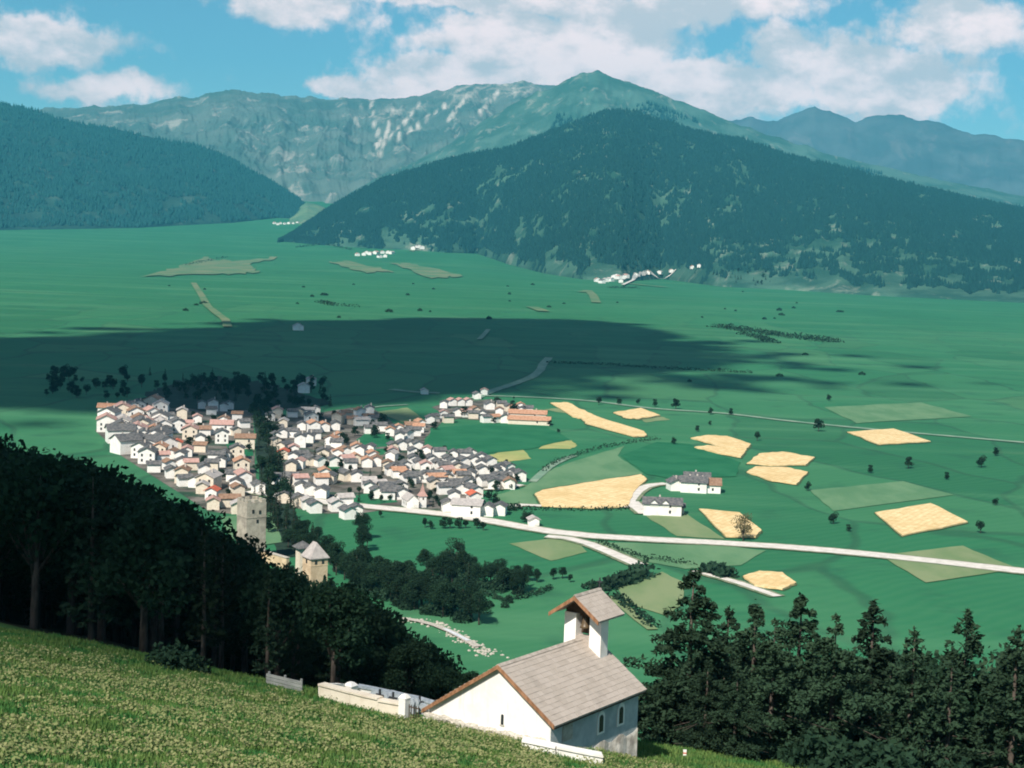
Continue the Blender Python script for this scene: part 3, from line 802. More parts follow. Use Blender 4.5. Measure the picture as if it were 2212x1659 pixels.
strip('track', [(1352, 1098), (1365, 1075), (1385, 1052), (1405, 1046), (1440, 1046)], 5, M['track'], 0.5)
strip('track', [(1365, 1085), (1380, 1100), (1395, 1112)], 6, M['track'], 0.52)
strip('track', [(1025, 862), (1060, 846), (1105, 832), (1150, 815), (1168, 800), (1172, 788), (1186, 773)], 8, M['fartrack'], 0.5)
strip('track', [(1030, 855), (1150, 858), (1300, 868), (1400, 884), (1560, 892), (1680, 908), (1900, 930), (2250, 960)], 7, M['fartrack'], 0.45)
strip('track', [(845, 842), (900, 848), (950, 850)], 9, M['fartrack'], 0.45)
strip('track', [(760, 886), (830, 878), (880, 875)], 4, M['fartrack'], 0.45)
strip('track', [(418, 612), (436, 640), (448, 662), (470, 680), (487, 692), (492, 708)], 11, M['drygrass'], 1.5)
strip('track', [(1035, 735), (1045, 725), (1055, 713)], 6, M['fartrack'], 1.2)
strip('track', [(1255, 632), (1270, 628), (1282, 640), (1288, 655)], 18, M['drygrass'], 1.5)
strip('track', [(1148, 664), (1160, 668), (1175, 674)], 20, M['drygrass'], 1.5)
strip('track', [(1345, 618), (1370, 600), (1410, 591), (1460, 586)], 9, M['track'], 4)
strip('track', [(1340, 612), (1400, 618), (1440, 622)], 22, M['drygrass'], 2.5)
sb = strip('stream_bed', [(868, 1338), (905, 1342), (945, 1350), (975, 1368), (1005, 1382), (1032, 1400)], 2.6, M['stone'], 0.5)
strip('stream', [(960, 1362), (985, 1374), (1012, 1388)], 1.5, grain('foaming white water', (0.55, 0.6, 0.62), (0.8, 0.82, 0.83), 1.2, 0.3), 0.62)
def stones():
    bm = bmesh.new(); r = random.Random(9)
    path = [(868, 1338), (905, 1342), (945, 1350), (975, 1368), (1005, 1382), (1032, 1400), (1060, 1416)]
    P = [gp(*p) for p in path]
    for i in range(260):
        k = r.randrange(len(P) - 1); f = r.random(); p = P[k] * (1 - f) + P[k + 1] * f; q = (p[0] + r.gauss(0, 1.8), p[1] + r.gauss(0, 1.8)); sz = r.uniform(.12, .5)
        bmesh.ops.create_icosphere(bm, subdivisions=1, radius=sz, matrix=Matrix.Translation((q[0], q[1], float(H(*q)) + .12)) @ Matrix.Diagonal((1.3, 1, .7, 1)))
    me = bpy.data.meshes.new('stream_stones'); bm.to_mesh(me); bm.free(); me.materials.append(M['stone'])
    tag(obj('stream_stones', me), 'pale stones lying in and along the stream bed left of the chapel', 'stones', kind='stuff')
stones()
VG = [[(262, 985), (205, 930), (240, 895), (350, 880), (420, 880), (500, 868), (545, 890), (550, 1000), (560, 1080), (520, 1112), (450, 1105)],
      [(600, 960), (585, 905), (640, 893), (700, 890), (760, 880), (812, 886), (850, 915), (905, 918), (925, 898), (960, 905), (920, 945), (915, 960), (960, 978), (1040, 990), (1090, 1010), (1125, 1035), (1110, 1055), (1040, 1060), (1040, 1110), (960, 1105), (860, 1098), (770, 1110), (700, 1110), (640, 1098), (620, 1060), (605, 1010)],
      [(932, 880), (965, 868), (1060, 862), (1150, 885), (1172, 900), (1165, 916), (1080, 912), (990, 905), (930, 912), (900, 925), (925, 905), (960, 895)]]
for i, f in enumerate(VG):
    sheet('village_lanes', wob(f, 3, 3, 90 + i), M['yard'], 0.08 + 0.004 * i, 30)
for f in ([(770, 950), (790, 935), (840, 938), (852, 950), (835, 965), (775, 968)], [(800, 972), (850, 966), (852, 980), (810, 985)], [(690, 1010), (730, 1000), (745, 1030), (700, 1050)], [(485, 955), (545, 945), (548, 985), (500, 990)], [(740, 1075), (830, 1060), (860, 1085), (770, 1095)]):
    sheet('garden_lawn', wob(f, 2, 3, 120), M['darkgrass'], 0.14, 30)

# ------------------------------------------------------------------ trees
def cards(P, size, up, rg, tilt=0.9, asp=0.6):
    """small leaf clump faces, one four-cornered face at each point"""
    k = len(P)
    nrm = rg.normal(size=(k, 3)) * tilt; nrm[:, 2] += up; nrm /= np.linalg.norm(nrm, axis=1)[:, None]
    t = np.cross(nrm, rg.normal(size=(k, 3))); t /= np.linalg.norm(t, axis=1)[:, None]; bt = np.cross(nrm, t)
    s = (size * rg.uniform(.6, 1.3, k))[:, None]
    V = np.stack([P - t * s, P - bt * s * asp, P + t * s, P + bt * s * asp], 1).reshape(-1, 3)
    F4 = np.arange(4 * k).reshape(-1, 4)
    return V, F4
def conifer_meshes(seed, h, r, nb, per, size, mat, bare=0.12, shape=0.8, cap=99.0):
    rg = np.random.default_rng(seed); pts = []
    nwh = nb
    for i in range(nwh):
        f = bare + (1 - bare) * (i + rg.random() * .7) / nwh
        z = h * f
        Lb = min(r * (1 - (f - bare) / (1 - bare)) ** shape + 0.15, cap)
        if rg.random() < 0.12: Lb *= 0.55
        for b in range(rg.integers(5, 8)):
            a = rg.random() * 6.283; L = Lb * rg.uniform(.6, 1.12)
            dr = rg.uniform(-.42, -.08)
            k = max(3, int(per * L / min(r, cap) * 1.2))
            q = np.sqrt(rg.random(k)) * L
            side = rg.normal(size=k) * 0.13 * (L - q * .55)
            x = q * math.cos(a) - side * math.sin(a); y = q * math.sin(a) + side * math.cos(a)
            zz = z + dr * q + 0.10 * q * q / max(L, .2) + rg.normal(size=k) * 0.09 - rg.random(k) * 0.12 * L
            pts.append(np.stack([x, y, zz], 1))
    pts.append(np.stack([rg.normal(size=12) * .08, rg.normal(size=12) * .08, h * rg.uniform(.95, 1.01, 12)], 1))
    P = np.concatenate(pts)
    V, F4 = cards(P, size, 1.1, rg, 0.75, 0.45)
    crown = npmesh('crown', V, F4, mat, smooth=False)
    tk = MB(); tk.tube([(0, 0, -1.2), (0.05, 0, h * .3), (0, .05, h * .7), (0, 0, h * .97)], [h * .022, h * .017, h * .009, .02], 8)
    for s in range(8):
        a = rg.random() * 6.28; z = h * rg.uniform(.10, .5); L = r * .6
        tk.tube([(0, 0, z), (L * math.cos(a), L * math.sin(a), z - .1 * L)], [.05, .015], 4)
    return tk.mesh('trunk', M['bark'], True), crown
def broad_meshes(seed, h, r, n, size, mat, trunk=0.28, dens=1.0, lobes=11):
    rg = np.random.default_rng(seed); pts = []; tk = MB()
    tk.tube([(0, 0, -1.0), (.05, .04, h * trunk), (.1, 0, h * .62)], [h * .03, h * .022, h * .008], 8)
    for i in range(lobes):
        a = rg.random() * 6.283; q = r * (rg.random() ** .6) * .68; z = h * rg.uniform(trunk + .12, .86)
        q *= 1.0 - 0.45 * max(0, z / h - .6) / .3
        c = np.array([q * math.cos(a), q * math.sin(a), z]); lr = r * rg.uniform(.32, .55)
        tk.tube([(0, 0, h * rg.uniform(trunk * .8, trunk * 1.3)), (c[0] * .5, c[1] * .5, (h * trunk + c[2]) / 2), tuple(c)], [h * .011, h * .007, .02], 5)
        k = int(n / lobes)
        u = rg.normal(size=(k, 3)); u /= np.linalg.norm(u, axis=1)[:, None]
        pts.append(c + u * (lr * rg.uniform(.35, 1.08, k) ** .6)[:, None] * np.array([1, 1, .8]))
    P = np.concatenate(pts); P = P[(P[:, 2] > h * trunk * .7)]
    V, F4 = cards(P, size, .5, rg, 1.0, 0.6)
    return tk.mesh('trunk', M['bark'], True), npmesh('crown', V, F4, mat, smooth=False)

def tree(kind, loc, scale, name, label, cat, group=None, rz=None, sz=None):
    t = empty(name, loc, rnd.random() * 6.28 if rz is None else rz)
    tr, cr = kind
    s = (scale, scale, scale * (sz or rnd.uniform(.92, 1.1)))
    t.scale = s
    obj('trunk', tr, t); obj('crown', cr, t)
    tag(t, label, cat, group)
    return t
NEARC = [conifer_meshes(s, 13, 4.3, 38, 62, .23, M['conifer'], .03, .72) for s in (1, 2)]
BIGK = [conifer_meshes(s, 13, 8.3, 27, 150, .20, M['conifer'], .02, 1.0, 4.5) for s in (5, 6)]
PINE = [broad_meshes(80 + s, 13, 4.6, 5600, .22, M['conifer'], .14, lobes=16) for s in range(2)]
MIDC = [conifer_meshes(10 + s, 15, 2.9, 24, 17, .34, M['conifer'], .16, .75) for s in range(4)]
MIDL = [conifer_meshes(20 + s, 16, 2.6, 20, 12, .36, M['larch'], .28, .6) for s in range(3)]
MIDB = [broad_meshes(30 + s, 11, 4.2, 4600, .22, M['leaf'], lobes=14) for s in range(4)]
FARC = [conifer_meshes(40 + s, 14, 2.8, 16, 10, .5, M['conifer'], .08, .8) for s in range(3)]
FARB = [broad_meshes(50 + s, 9, 4.0, 900, .46, M['leaf'], .18) for s in range(4)]
BARE = broad_meshes(70, 16, 7.5, 1300, .42, M['dryleaf'], .22, lobes=16)

def treeH(kind): return max(v.co.z for v in kind[1].vertices)
def tree_px(kind, px, base, top, name, label, cat, group=None, D=None):
    """a tree whose foot and tip stand where the photograph shows them"""
    g = (gp(px, base) if base > 700 else hit(px, base)) if D is None else None
    if D is not None:
        d = ray(px, base); d = d / math.hypot(d[0], d[1]); x, y = d[0] * D, d[1] * D
        g = np.array([x, y, float(H(x, y))])
    D2 = math.hypot(g[0], g[1])
    zt = at(px, top, D2)[2]
    hgt = max(1.5, zt - g[2])
    return tree(kind, tuple(g), hgt / treeH(kind), name, label, cat, group, sz=1.0)

# the dark wood on the slope below the meadow, tree by tree
PLACED = []
def far_enough(x, y, d):
    for (a, b) in PLACED:
        if (a - x) ** 2 + (b - y) ** 2 < d * d: return False
    PLACED.append((x, y)); return True
wood_edge = lambda px: np.interp(px, [-400, -50, 200, 345, 430, 500, 525, 565, 620, 650, 690, 712, 760, 830, 900, 960, 1030, 1100], [860, 930, 990, 1055, 1110, 1160, 1186, 1210, 1222, 1226, 1254, 1240, 1268, 1305, 1370, 1422, 1452, 1470])
SPOTS = []
for tries in range(26000):
    px = rnd.uniform(-420, 1075); D = math.sqrt(rnd.uniform(96 ** 2, 560 ** 2))
    if rnd.random() < .25: D = rnd.uniform(96, 200)
    a_ = math.atan((px - 1106) / FPX); x, y = D * math.sin(a_), D * math.cos(a_)
    s_b = y - float(brow(x))
    if s_b < 4 or float(hill(np.array([x]), np.array([y]))[0]) < -2.0 + rnd.uniform(-1, 1): continue
    SPOTS.append((x, y, D, px))
SPOTS.sort(key=lambda q: q[2])
cnt = 0; REST = []
for (x, y, D, px) in SPOTS:
    z = float(H(x, y))
    zmax = at(px, float(wood_edge(px)) + rnd.uniform(-2, 30), D)[2]
    hgt = min(zmax - z, rnd.uniform(11, 19) if D < 180 else rnd.uniform(10, 16))
    if hgt < 4.5: continue
    if not far_enough(x, y, 4.0 if D < 180 else 6.0): continue
    inview = px > -110
    if inview and cnt < 298:
        q = rnd.random()
        kind = rnd.choice(MIDL) if q < .34 else (rnd.choice(MIDC) if q < .62 else rnd.choice(MIDB))
        tree(kind, (x, y, z), hgt / treeH(kind), 'forest_tree', 'dark %s in the slope wood, %s %s' % ({0: 'larch', 1: 'conifer', 2: 'leafy tree'}[0 if kind in MIDL else 1 if kind in MIDC else 2], 'front row' if D < 120 else 'second row' if D < 150 else 'third row' if D < 190 else 'fourth row' if D < 250 else 'back row', 'at far left' if px < 200 else 'at left' if px < 420 else 'in middle' if px < 640 else 'at right' if px < 820 else 'next to the chapel'), 'tree', 'shaded wood on the left slope', sz=1.0)
        cnt += 1
    else: REST.append((x, y, z, hgt))
def wood_mass(name, T, label, mat):
    rg = np.random.default_rng(5); Vs = []; 
    for (x, y, z, h) in T:
        n = 1100 if x * x + y * y < 200 ** 2 else 320
        con = rg.random() < .5
        u = rg.random(n)
        if con: rad = h * .2 * (1 - u) ** .8 * rg.uniform(.4, 1.1, n); zz_ = .1 + .9 * u
        else: zz_ = .25 + .75 * u; rad = h * .36 * np.sqrt(np.clip(1 - ((u - .45) / .58) ** 2, 0, 1)) * rg.uniform(.35, 1.1, n)
        a = rg.random(n) * 6.283
        P = np.stack([x + rad * np.cos(a), y + rad * np.sin(a), z + h * zz_], 1)
        Vs.append(cards(P, (.030 if x * x + y * y < 200 ** 2 else .05) * h, .5, rg, 1, .6)[0])
    V = np.concatenate(Vs)
    return tag(obj(name, npmesh(name, V, np.arange(len(V)).reshape(-1, 4), mat, smooth=False)), label, 'wood', kind='stuff')
if REST: wood_mass('hillside_wood', REST, 'farther part of the dark wood on the shaded slope at the left', M['leaf'])

# big conifers right of the chapel
BIGC = [(1482, 1622, 1215, 104, 0), (1560, 1630, 1305, 116, 1), (1618, 1625, 1292, 110, 0), (1440, 1625, 1395, 103, 1), (1660, 1640, 1330, 104, 1), (1520, 1640, 1420, 99, 0), (1585, 1640, 1440, 98, 1), (1715, 1640, 1270, 112, 0), (1790, 1650, 1320, 106, 1), (1870, 1650, 1290, 115, 0), (1960, 1660, 1350, 108, 1), (2070, 1660, 1310, 118, 0), (2180, 1660, 1345, 110, 1)]
lab = {4: 'broad dark conifer at the right edge of the grove beside the chapel', 0: 'tallest dark conifer rising behind the right end of the chapel', 1: 'bushy dark conifer directly right of the tallest one', 2: 'dark conifer with flat top near the right side of the grove', 3: 'low spreading conifer pressed against the chapel side wall', 5: 'short conifer at the foot of the tallest one beside the chapel', 6: 'short conifer in the front of the grove right of the chapel'}
for i, (px, b, t, D, v) in enumerate(BIGC):
    tree_px(BIGK[v] if i < 9 else NEARC[v], px, b, t, 'conifer_tree', lab.get(i, 'dark conifer of the grove right of the chapel, outer part'), 'tree', 'conifers right of the chapel', D=D)
for i in range(46):
    px = rnd.uniform(1385, 2330); D = rnd.uniform(108, 165)
    edge = float(np.interp(px, [1385, 1440, 1530, 1570, 1660, 2300], [1530, 1480, 1450, 1400, 1380, 1370]))
    kd = rnd.choice(MIDC[:2] + PINE + MIDB[:2])
    tree_px(kd, px, 1600, edge + rnd.uniform(0, 90), 'grove_tree', 'dark %s behind the conifers right of the chapel, %s' % ('conifer' if kd in MIDC else 'pine' if kd in PINE else 'leafy tree', 'left part' if px < 1560 else 'middle part' if px < 1900 else 'right part'), 'tree', 'grove behind the conifers', D=D)
# undergrowth between them
def bush_cloud(seed, r, h, n, size, mat):
    rg = np.random.default_rng(seed)
    u = rg.normal(size=(n, 3)); u /= np.linalg.norm(u, axis=1)[:, None]; u[:, 2] = np.abs(u[:, 2])
    rr = rg.uniform(.45, 1.0, n) ** .5
    lob = 1 + .25 * np.sin(u[:, 0] * 5 + seed) * np.cos(u[:, 1] * 6)
    P = u * (rr * lob)[:, None] * np.array([r, r, h])
    V, F4 = cards(P, size, .5, rg, 1.0, .6)
    return npmesh('shrub', V, F4, mat, smooth=False)
SHR = [bush_cloud(s, 1.6, 1.9, 420, .22, M['hedge']) for s in range(3)]
def shrub(px, base, hgt, label, group=None, D=None, i=0):
    if D is None: g = gp(px, base)
    else:
        d = ray(px, base); d = d / math.hypot(d[0], d[1]); g = (d[0] * D, d[1] * D, float(H(d[0] * D, d[1] * D)))
    o = obj('shrub', SHR[i % 3], None, (g[0], g[1], g[2] - .05), (0, 0, rnd.random() * 6), (hgt / 1.9,) * 3)
    return tag(o, label, 'shrub', group)
for i in range(26):
    px = rnd.uniform(1395, 2100)
    shrub(px, 1640, rnd.uniform(1.2, 2.6), 'dark undergrowth bush below the conifers right of the chapel, ' + ('left part' if px < 1620 else 'middle part' if px < 1860 else 'right part'), 'bushes below the conifers', D=rnd.uniform(98, 106), i=i)
for i, (px, D, h) in enumerate([(352, 91, 1.3), (385, 90, 1.5), (415, 90, 1.2)]):
    shrub(px, 1480, h, ['dark bush at the left end of the meadow edge', 'largest dark bush on the meadow edge at the left', 'dark bush on the meadow edge, nearest the grey boards'][i], D=D, i=i)
for i in range(16):
    shrub(rnd.uniform(720, 930), 1500, rnd.uniform(1.5, 3.2), 'shaded bush behind the low churchyard wall', 'bushes behind the churchyard', D=rnd.uniform(104, 122), i=i)
for i in range(7):
    shrub(rnd.uniform(1010, 1105), 1450, rnd.uniform(3.0, 5.0), 'olive bush showing behind the left roof edge of the chapel', 'bushes behind the chapel roof', D=rnd.uniform(112, 135), i=i)

# trees on the valley floor
def kname(k): return 'conifer' if k in MIDC + FARC + NEARC + BIGK else ('larch' if k in MIDL else ('pine' if k in PINE else 'leafy tree'))
def grove(spots, kinds, name, label, group, cat='tree', part=None):
    for (px, b, t) in spots:
        k = rnd.choice(kinds); l = label
        if '%s' in l: l = l % (kname(k), part(px, b))
        tree_px(k, px, b, t, name, l, cat, group)
g1 = []
for (x0, y0, x1, y1, n, hh) in ((760, 1262, 880, 1300, 17, 74), (850, 1300, 1035, 1345, 24, 72), (700, 1220, 780, 1270, 12, 64), (915, 1250, 1090, 1264, 20, 56), (1080, 1270, 1135, 1280, 8, 50)):
    for i in range(n):
        f = (i + rnd.random()) / n
        y = y0 + (y1 - y0) * f + rnd.uniform(-8, 8)
        g1.append((x0 + (x1 - x0) * f + rnd.uniform(-8, 8), y, y - hh * rnd.uniform(.65, 1.15)))
grove(g1, MIDB + MIDC[:1], 'valley_tree', 'dark %s in the belt below the wood, %s', 'tree belt below the wooded slope', part=lambda x, y: 'end by the castle' if x < 790 else ('upper meadow clump' if y < 1284 and x > 900 else ('pale stream stretch' if x > 870 else 'middle stretch')))
grove([(965, 1240, 1186), (982, 1243, 1162), (1000, 1242, 1176), (948, 1245, 1205), (1018, 1246, 1200), (990, 1236, 1168)], PINE + MIDC[:1], 'valley_conifer', 'tall dark conifer in the clump standing alone on the green meadow', 'conifer clump on the meadow')
grove([(1095, 1262, 1225), (1115, 1258, 1220), (1140, 1256, 1218), (1160, 1258, 1228), (1195, 1252, 1226), (1215, 1250, 1224), (1232, 1258, 1240)], MIDB, 'valley_tree', 'leafy tree in the short row right of the conifer clump', 'row right of the conifer clump')
grove([(785, 1165, 1105), (783, 1192, 1135), (775, 1148, 1112), (793, 1182, 1150)], MIDB + MIDC[:1], 'valley_tree', 'dark tree in the upright clump below the village road', 'upright clump below the road')
grove([(918, 1140, 1118), (930, 1143, 1122), (960, 1142, 1115), (972, 1142, 1118), (992, 1142, 1116), (1006, 1141, 1122), (1030, 1142, 1118), (1044, 1146, 1126), (822, 1118, 1102)], FARB, 'roadside_tree', 'small dark tree on the meadow side of the village road', 'trees below the village road')
grove([(1133, 1128, 1102), (1143, 1129, 1102)], FARB, 'roadside_tree', 'round dark tree above the road beside a white hut', 'pair of trees beside the hut')
zz = lambda x, y: ((1400 + x * .2712) / 1.1718, (960 + y * .2712) / 1.1718)
ROW = [(425, 235, 165), (615, 232, 170), (795, 228, 180), (950, 250, 185), (1145, 275, 180), (1470, 325, 262), (1660, 328, 272), (1465, 425, 388), (1345, 485, 432), (1125, 605, 540), (1905, 570, 488)]
rl = ['small dark tree at the left end of the row behind the wheat strips', 'second tree from the left in the row behind the wheat strips', 'smallest tree of the row behind the wheat strips', 'slender tree just left of the tallest one behind the wheat', 'tallest dark tree of the row behind the wheat strips', 'twin tree at the track right of the tree row', 'round tree at the track, rightmost in the row', 'tiny bush-like tree below the track on the right', 'conical tree alone in the green field right of the wheat strip', 'dark tree alone at the hedge in the middle of the green fields', 'round tree above the pair of wheat fields at the right']
for (x, b, t), L in zip(ROW, rl):
    px, pb = zz(x, b); _, pt = zz(x, t)
    tree_px(rnd.choice(FARB), px, pb + 1, pt - 1, 'field_tree', L, 'tree', 'single trees on the plain')
for (px, b, t, L) in ((1187, 921, 907, 'dark round tree just right of the orange barns'), (1206, 935, 925, 'little bush between the orange barns and the pale field'), (1110, 862, 856, 'small dark tree left of the end of the winding track')):
    tree_px(rnd.choice(FARB), px, b, t, 'field_tree', L, 'tree', 'single trees on the plain')
tree_px(BARE, 1605, 1168, 1108, 'roadside_tree', 'thin olive roadside tree standing before the ripe wheat at the right', 'tree')
for (px, b) in ((1745, 1060), (1790, 866), (1880, 1022), (1962, 1012), (2045, 1036), (2120, 1010), (2150, 1092), (1800, 1132), (1832, 1148), (2118, 1152), (2150, 985), (1768, 932)):
    tree_px(rnd.choice(FARB), px, b, b - rnd.uniform(14, 30), 'field_tree', 'dark tree among the fields at the far right', 'tree', 'trees in the fields at the far right')
# the stream trees that part the village
st = []
for i in range(70):
    f = i / 69; y = 882 + f * 268; xc = np.interp(y, [880, 960, 1040, 1100, 1150], [562, 575, 588, 597, 612]); hw = np.interp(y, [880, 960, 1040, 1150], [18, 23, 25, 38])
    st.append((xc + rnd.uniform(-hw, hw), y + rnd.uniform(-6, 6), y - rnd.uniform(22, 34) * (1 + .5 * f)))
grove(st, FARC + FARB[:2], 'stream_tree', 'dark %s by the village stream, %s', 'dark trees along the village stream', part=lambda x, y: ['top stretch', 'second stretch', 'third stretch', 'lower stretch', 'bottom stretch by the tower'][min(4, int((y - 876) / 56))])
st = []
for i in range(26):
    px = rnd.uniform(585, 690); y = np.interp(px, [585, 690], [1165, 1215]) + rnd.uniform(-40, 6)
    st.append((px, y, y - rnd.uniform(38, 58)))
grove(st, MIDC + MIDB[:1], 'gorge_tree', 'dark %s in the gorge behind the castle, %s', 'dark trees in the gorge behind the castle', part=lambda x, y: 'near the square tower' if x < 630 else 'near the ochre building')
st = []
for i in range(150):
    px = rnd.uniform(100, 700) if i > 34 else rnd.uniform(372, 700) if i > 10 else rnd.uniform(640, 720); y = np.interp(px, [100, 372, 500, 620, 720], [840, 846, 850, 862, 868]) + rnd.uniform(-34, 22)
    st.append((px, y, y - rnd.uniform(13, 28)))
grove(st, FARB + FARC[:1], 'copse_tree', 'dark %s in the shaded copse, %s', 'copse behind the village', part=lambda x, y: ('far left' if x < 300 else 'left' if x < 420 else 'middle' if x < 540 else 'right' if x < 640 else 'far right') + (' back row' if y < 848 else ' front row'))
st = []
for i in range(30):
    px = rnd.uniform(1530, 1665); y = np.interp(px, [1530, 1665], [605, 628]) + rnd.uniform(-45, 0)
    st.append((px, y, y - rnd.uniform(7, 12)))
def hedge(pts, hgt, wd, label, n=None):
    P = [gp(*p) for p in pts]; V = []; L = 0
    seg = [np.linalg.norm(P[i + 1] - P[i]) for i in range(len(P) - 1)]
    rg = np.random.default_rng(int(pts[0][0])); tot = sum(seg); n = n or int(tot * hgt * 1.2)
    n = min(max(n, 300), 5000)
    s = rg.random(n) * tot; cum = np.concatenate([[0], np.cumsum(seg)]); i = np.clip(np.searchsorted(cum, s) - 1, 0, len(seg) - 1)
    f = ((s - cum[i]) / np.array(seg)[i])[:, None]; P = np.array(P); B = P[i] * (1 - f) + P[i + 1] * f
    prof = .35 + .9 * fbm(s / (hgt * 1.3), s * 0 + 3, 3)
    keep = prof > .55
    th = rg.random(n) * math.pi; rr = np.sqrt(rg.random(n))
    dirs = (P[-1] - P[0])[:2]; dirs = dirs / np.linalg.norm(dirs); nn = np.array([-dirs[1], dirs[0]])
    o1 = np.cos(th) * rr * wd
    Q = B + np.c_[nn[0] * o1, nn[1] * o1, np.sin(th) * rr * hgt * prof]
    Q = Q[keep]
    size = hgt * .22
    V, F4 = cards(Q, size, .5, rg, 1, .65)
    o0 = P[0]; V = V - o0
    return tag(obj('hedge', npmesh('hedge', V, F4, M['hedge'], smooth=False), None, tuple(o0)), label, 'hedge')
hedge([(1170, 1020), (1200, 1000), (1260, 980), (1310, 966), (1380, 954), (1425, 949)], 2.6, 2.2, 'thin dark hedge bending between the pale mown field and the meadow')
hedge([(1095, 1103), (1160, 1102), (1250, 1103), (1320, 1102), (1362, 1099)], 2.4, 2.5, 'low dark hedge along the near edge of the largest wheat field')
hedge([(1060, 1096), (1090, 1100), (1120, 1102)], 3.4, 4, 'ragged hedge between the village edge and the wheat')
hedge([(1290, 1172), (1320, 1183), (1350, 1195), (1400, 1208), (1460, 1216), (1500, 1222)], 2.5, 2.2, 'dark hedge beside the track that leaves the road')
hedge([(1340, 1262), (1375, 1248), (1400, 1240)], 5.5, 5, 'bushy hedge in front of the khaki field')
hedge([(1275, 1276), (1310, 1272), (1345, 1262)], 4.5, 4, 'short hedge just behind the bell gable roof')
hedge([(1320, 1285), (1350, 1306), (1380, 1330), (1415, 1358)], 3.2, 2.6, 'hedge falling along the grassy track behind the chapel')
hedge([(1530, 1232), (1545, 1240), (1580, 1250)], 5.5, 4, 'bushy hedge beside the track behind the tallest conifer')
hedge([(1545, 706), (1565, 708), (1620, 716), (1670, 724), (1800, 740)], 7, 18, 'dark hedge on the plain at the right, farther than the cloud shade', 1500)
hedge([(1600, 722), (1640, 730), (1672, 742)], 6, 10, 'shorter lower hedge on the plain at the right', 500)
hedge([(1180, 784), (1300, 788), (1420, 796), (1560, 803), (1630, 806)], 3.2, 5, 'long dark hedge along the right tip of the cloud shade', 1100)
hedge([(690, 652), (720, 660), (770, 664)], 6, 12, 'short dark hedge high on the left of the plain', 300)
hedge([(1315, 622), (1350, 622), (1380, 623)], 6, 10, 'short hedge on the plain before the right hamlet', 250)
hedge([(400, 575), (460, 562), (490, 556)], 8, 14, 'dark hedge beside the dry pasture at the left of the plain', 300)
hedge([(640, 535), (700, 528), (760, 540)], 10, 20, 'dark hedge at the foot of the wooded mountain', 400)
for o_ in (grove(st, FARC + FARB[:1], 'slope_tree', 'dark %s on the pale pasture at the mountain foot, %s', 'trees on the right foot of the mountain', part=lambda x, y: 'left half' if x < 1598 else 'right half'),): pass
for i in range(60):
    px = rnd.uniform(300, 1900); y = rnd.choice([rnd.uniform(612, 690), rnd.uniform(640, 850)])
    if y > 690 and px < 1250: continue
    g = gp(px, y); sc_ = rnd.uniform(2.2, 5.0) if y < 700 else rnd.uniform(1.6, 3.2)
    o = obj('shrub', SHR[i % 3], None, tuple(g), (0, 0, rnd.random() * 6), (sc_ / 1.9 * rnd.uniform(1, 2.2), sc_ / 1.9, sc_ / 1.9))
    tag(o, 'lone dark bush on the green plain, ' + ('left' if px < 700 else 'centre' if px < 1250 else 'right') + (', upper part' if y < 660 else ', lower part'), 'shrub', 'bushes on the plain')
for i in range(44):
    f = rnd.random(); a_, b_ = rnd.choice((((765, 1268), (880, 1304)), ((855, 1306), (1035, 1348)), ((925, 1255), (1130, 1280))))
    px, y = a_[0] + (b_[0] - a_[0]) * f + rnd.uniform(-6, 6), a_[1] + (b_[1] - a_[1]) * f + rnd.uniform(-5, 5)
    shrub(px, y, rnd.uniform(2.2, 4.2), 'dark bush under the trees of the belt below the wood, ' + ('left' if px < 870 else 'middle' if px < 1000 else 'right'), 'bushes in the tree belt', i=i)
# bushes on meadow by stream
for i in range(14):
    px = rnd.uniform(1150, 1290); b = rnd.uniform(1285, 1320)
    if i < 6: shrub(rnd.uniform(930, 1100), rnd.uniform(1290, 1330), rnd.uniform(1.5, 3), 'low bush on the meadow beyond the tree belt', 'low bushes on the meadow', i=i)

# ------------------------------------------------------------------ houses
ROOF = {'g': 'grey_roof', 'o': 'orange_roof', 'p': 'pink_roof', 'b': 'brown_roof', 'R': 'red_roof', 'w': 'pale_roof'}
RNAME = {'g': 'dark grey', 'o': 'orange', 'p': 'faded pink', 'b': 'brown', 'R': 'bright red', 'w': 'pale grey'}
HC = {}
def house_meshes(W_, L_, hw, pitch, roof, wall):
    key = (round(W_, 0), round(L_ / 2) * 2, round(hw), round(pitch, 1), roof, wall)
    if key in HC: return HC[key], key
    W_, L_, hw, pitch = key[0], key[1], key[2], key[3]
    a = W_ / 2; rise = a * pitch
    wl = MB().prism([(-a, -1.5), (a, -1.5), (a, hw), (0, hw + rise), (-a, hw)], -L_ / 2, L_ / 2).mesh('wall', M[wall])
    e = .6; t = .22
    p = [(-a - e, hw - e * pitch + .03), (0, hw + rise + .03), (a + e, hw - e * pitch + .03), (a + e, hw - e * pitch + .03 + t), (0, hw + rise + .03 + t), (-a - e, hw - e * pitch + .03 + t)]
    rf = MB().prism(p, -L_ / 2 - .7, L_ / 2 + .7).mesh('roof', M[ROOF[roof]])
    ch = MB().box(-.35, .35, -.35, .35, 0, 1.7).mesh('chimney', M['chimney'])
    wn = MB().box(-.45, .45, -.06, .06, -.65, .65).mesh('window', M['glass'])
    HC[key] = (wl, rf, ch, wn)
    return HC[key], key
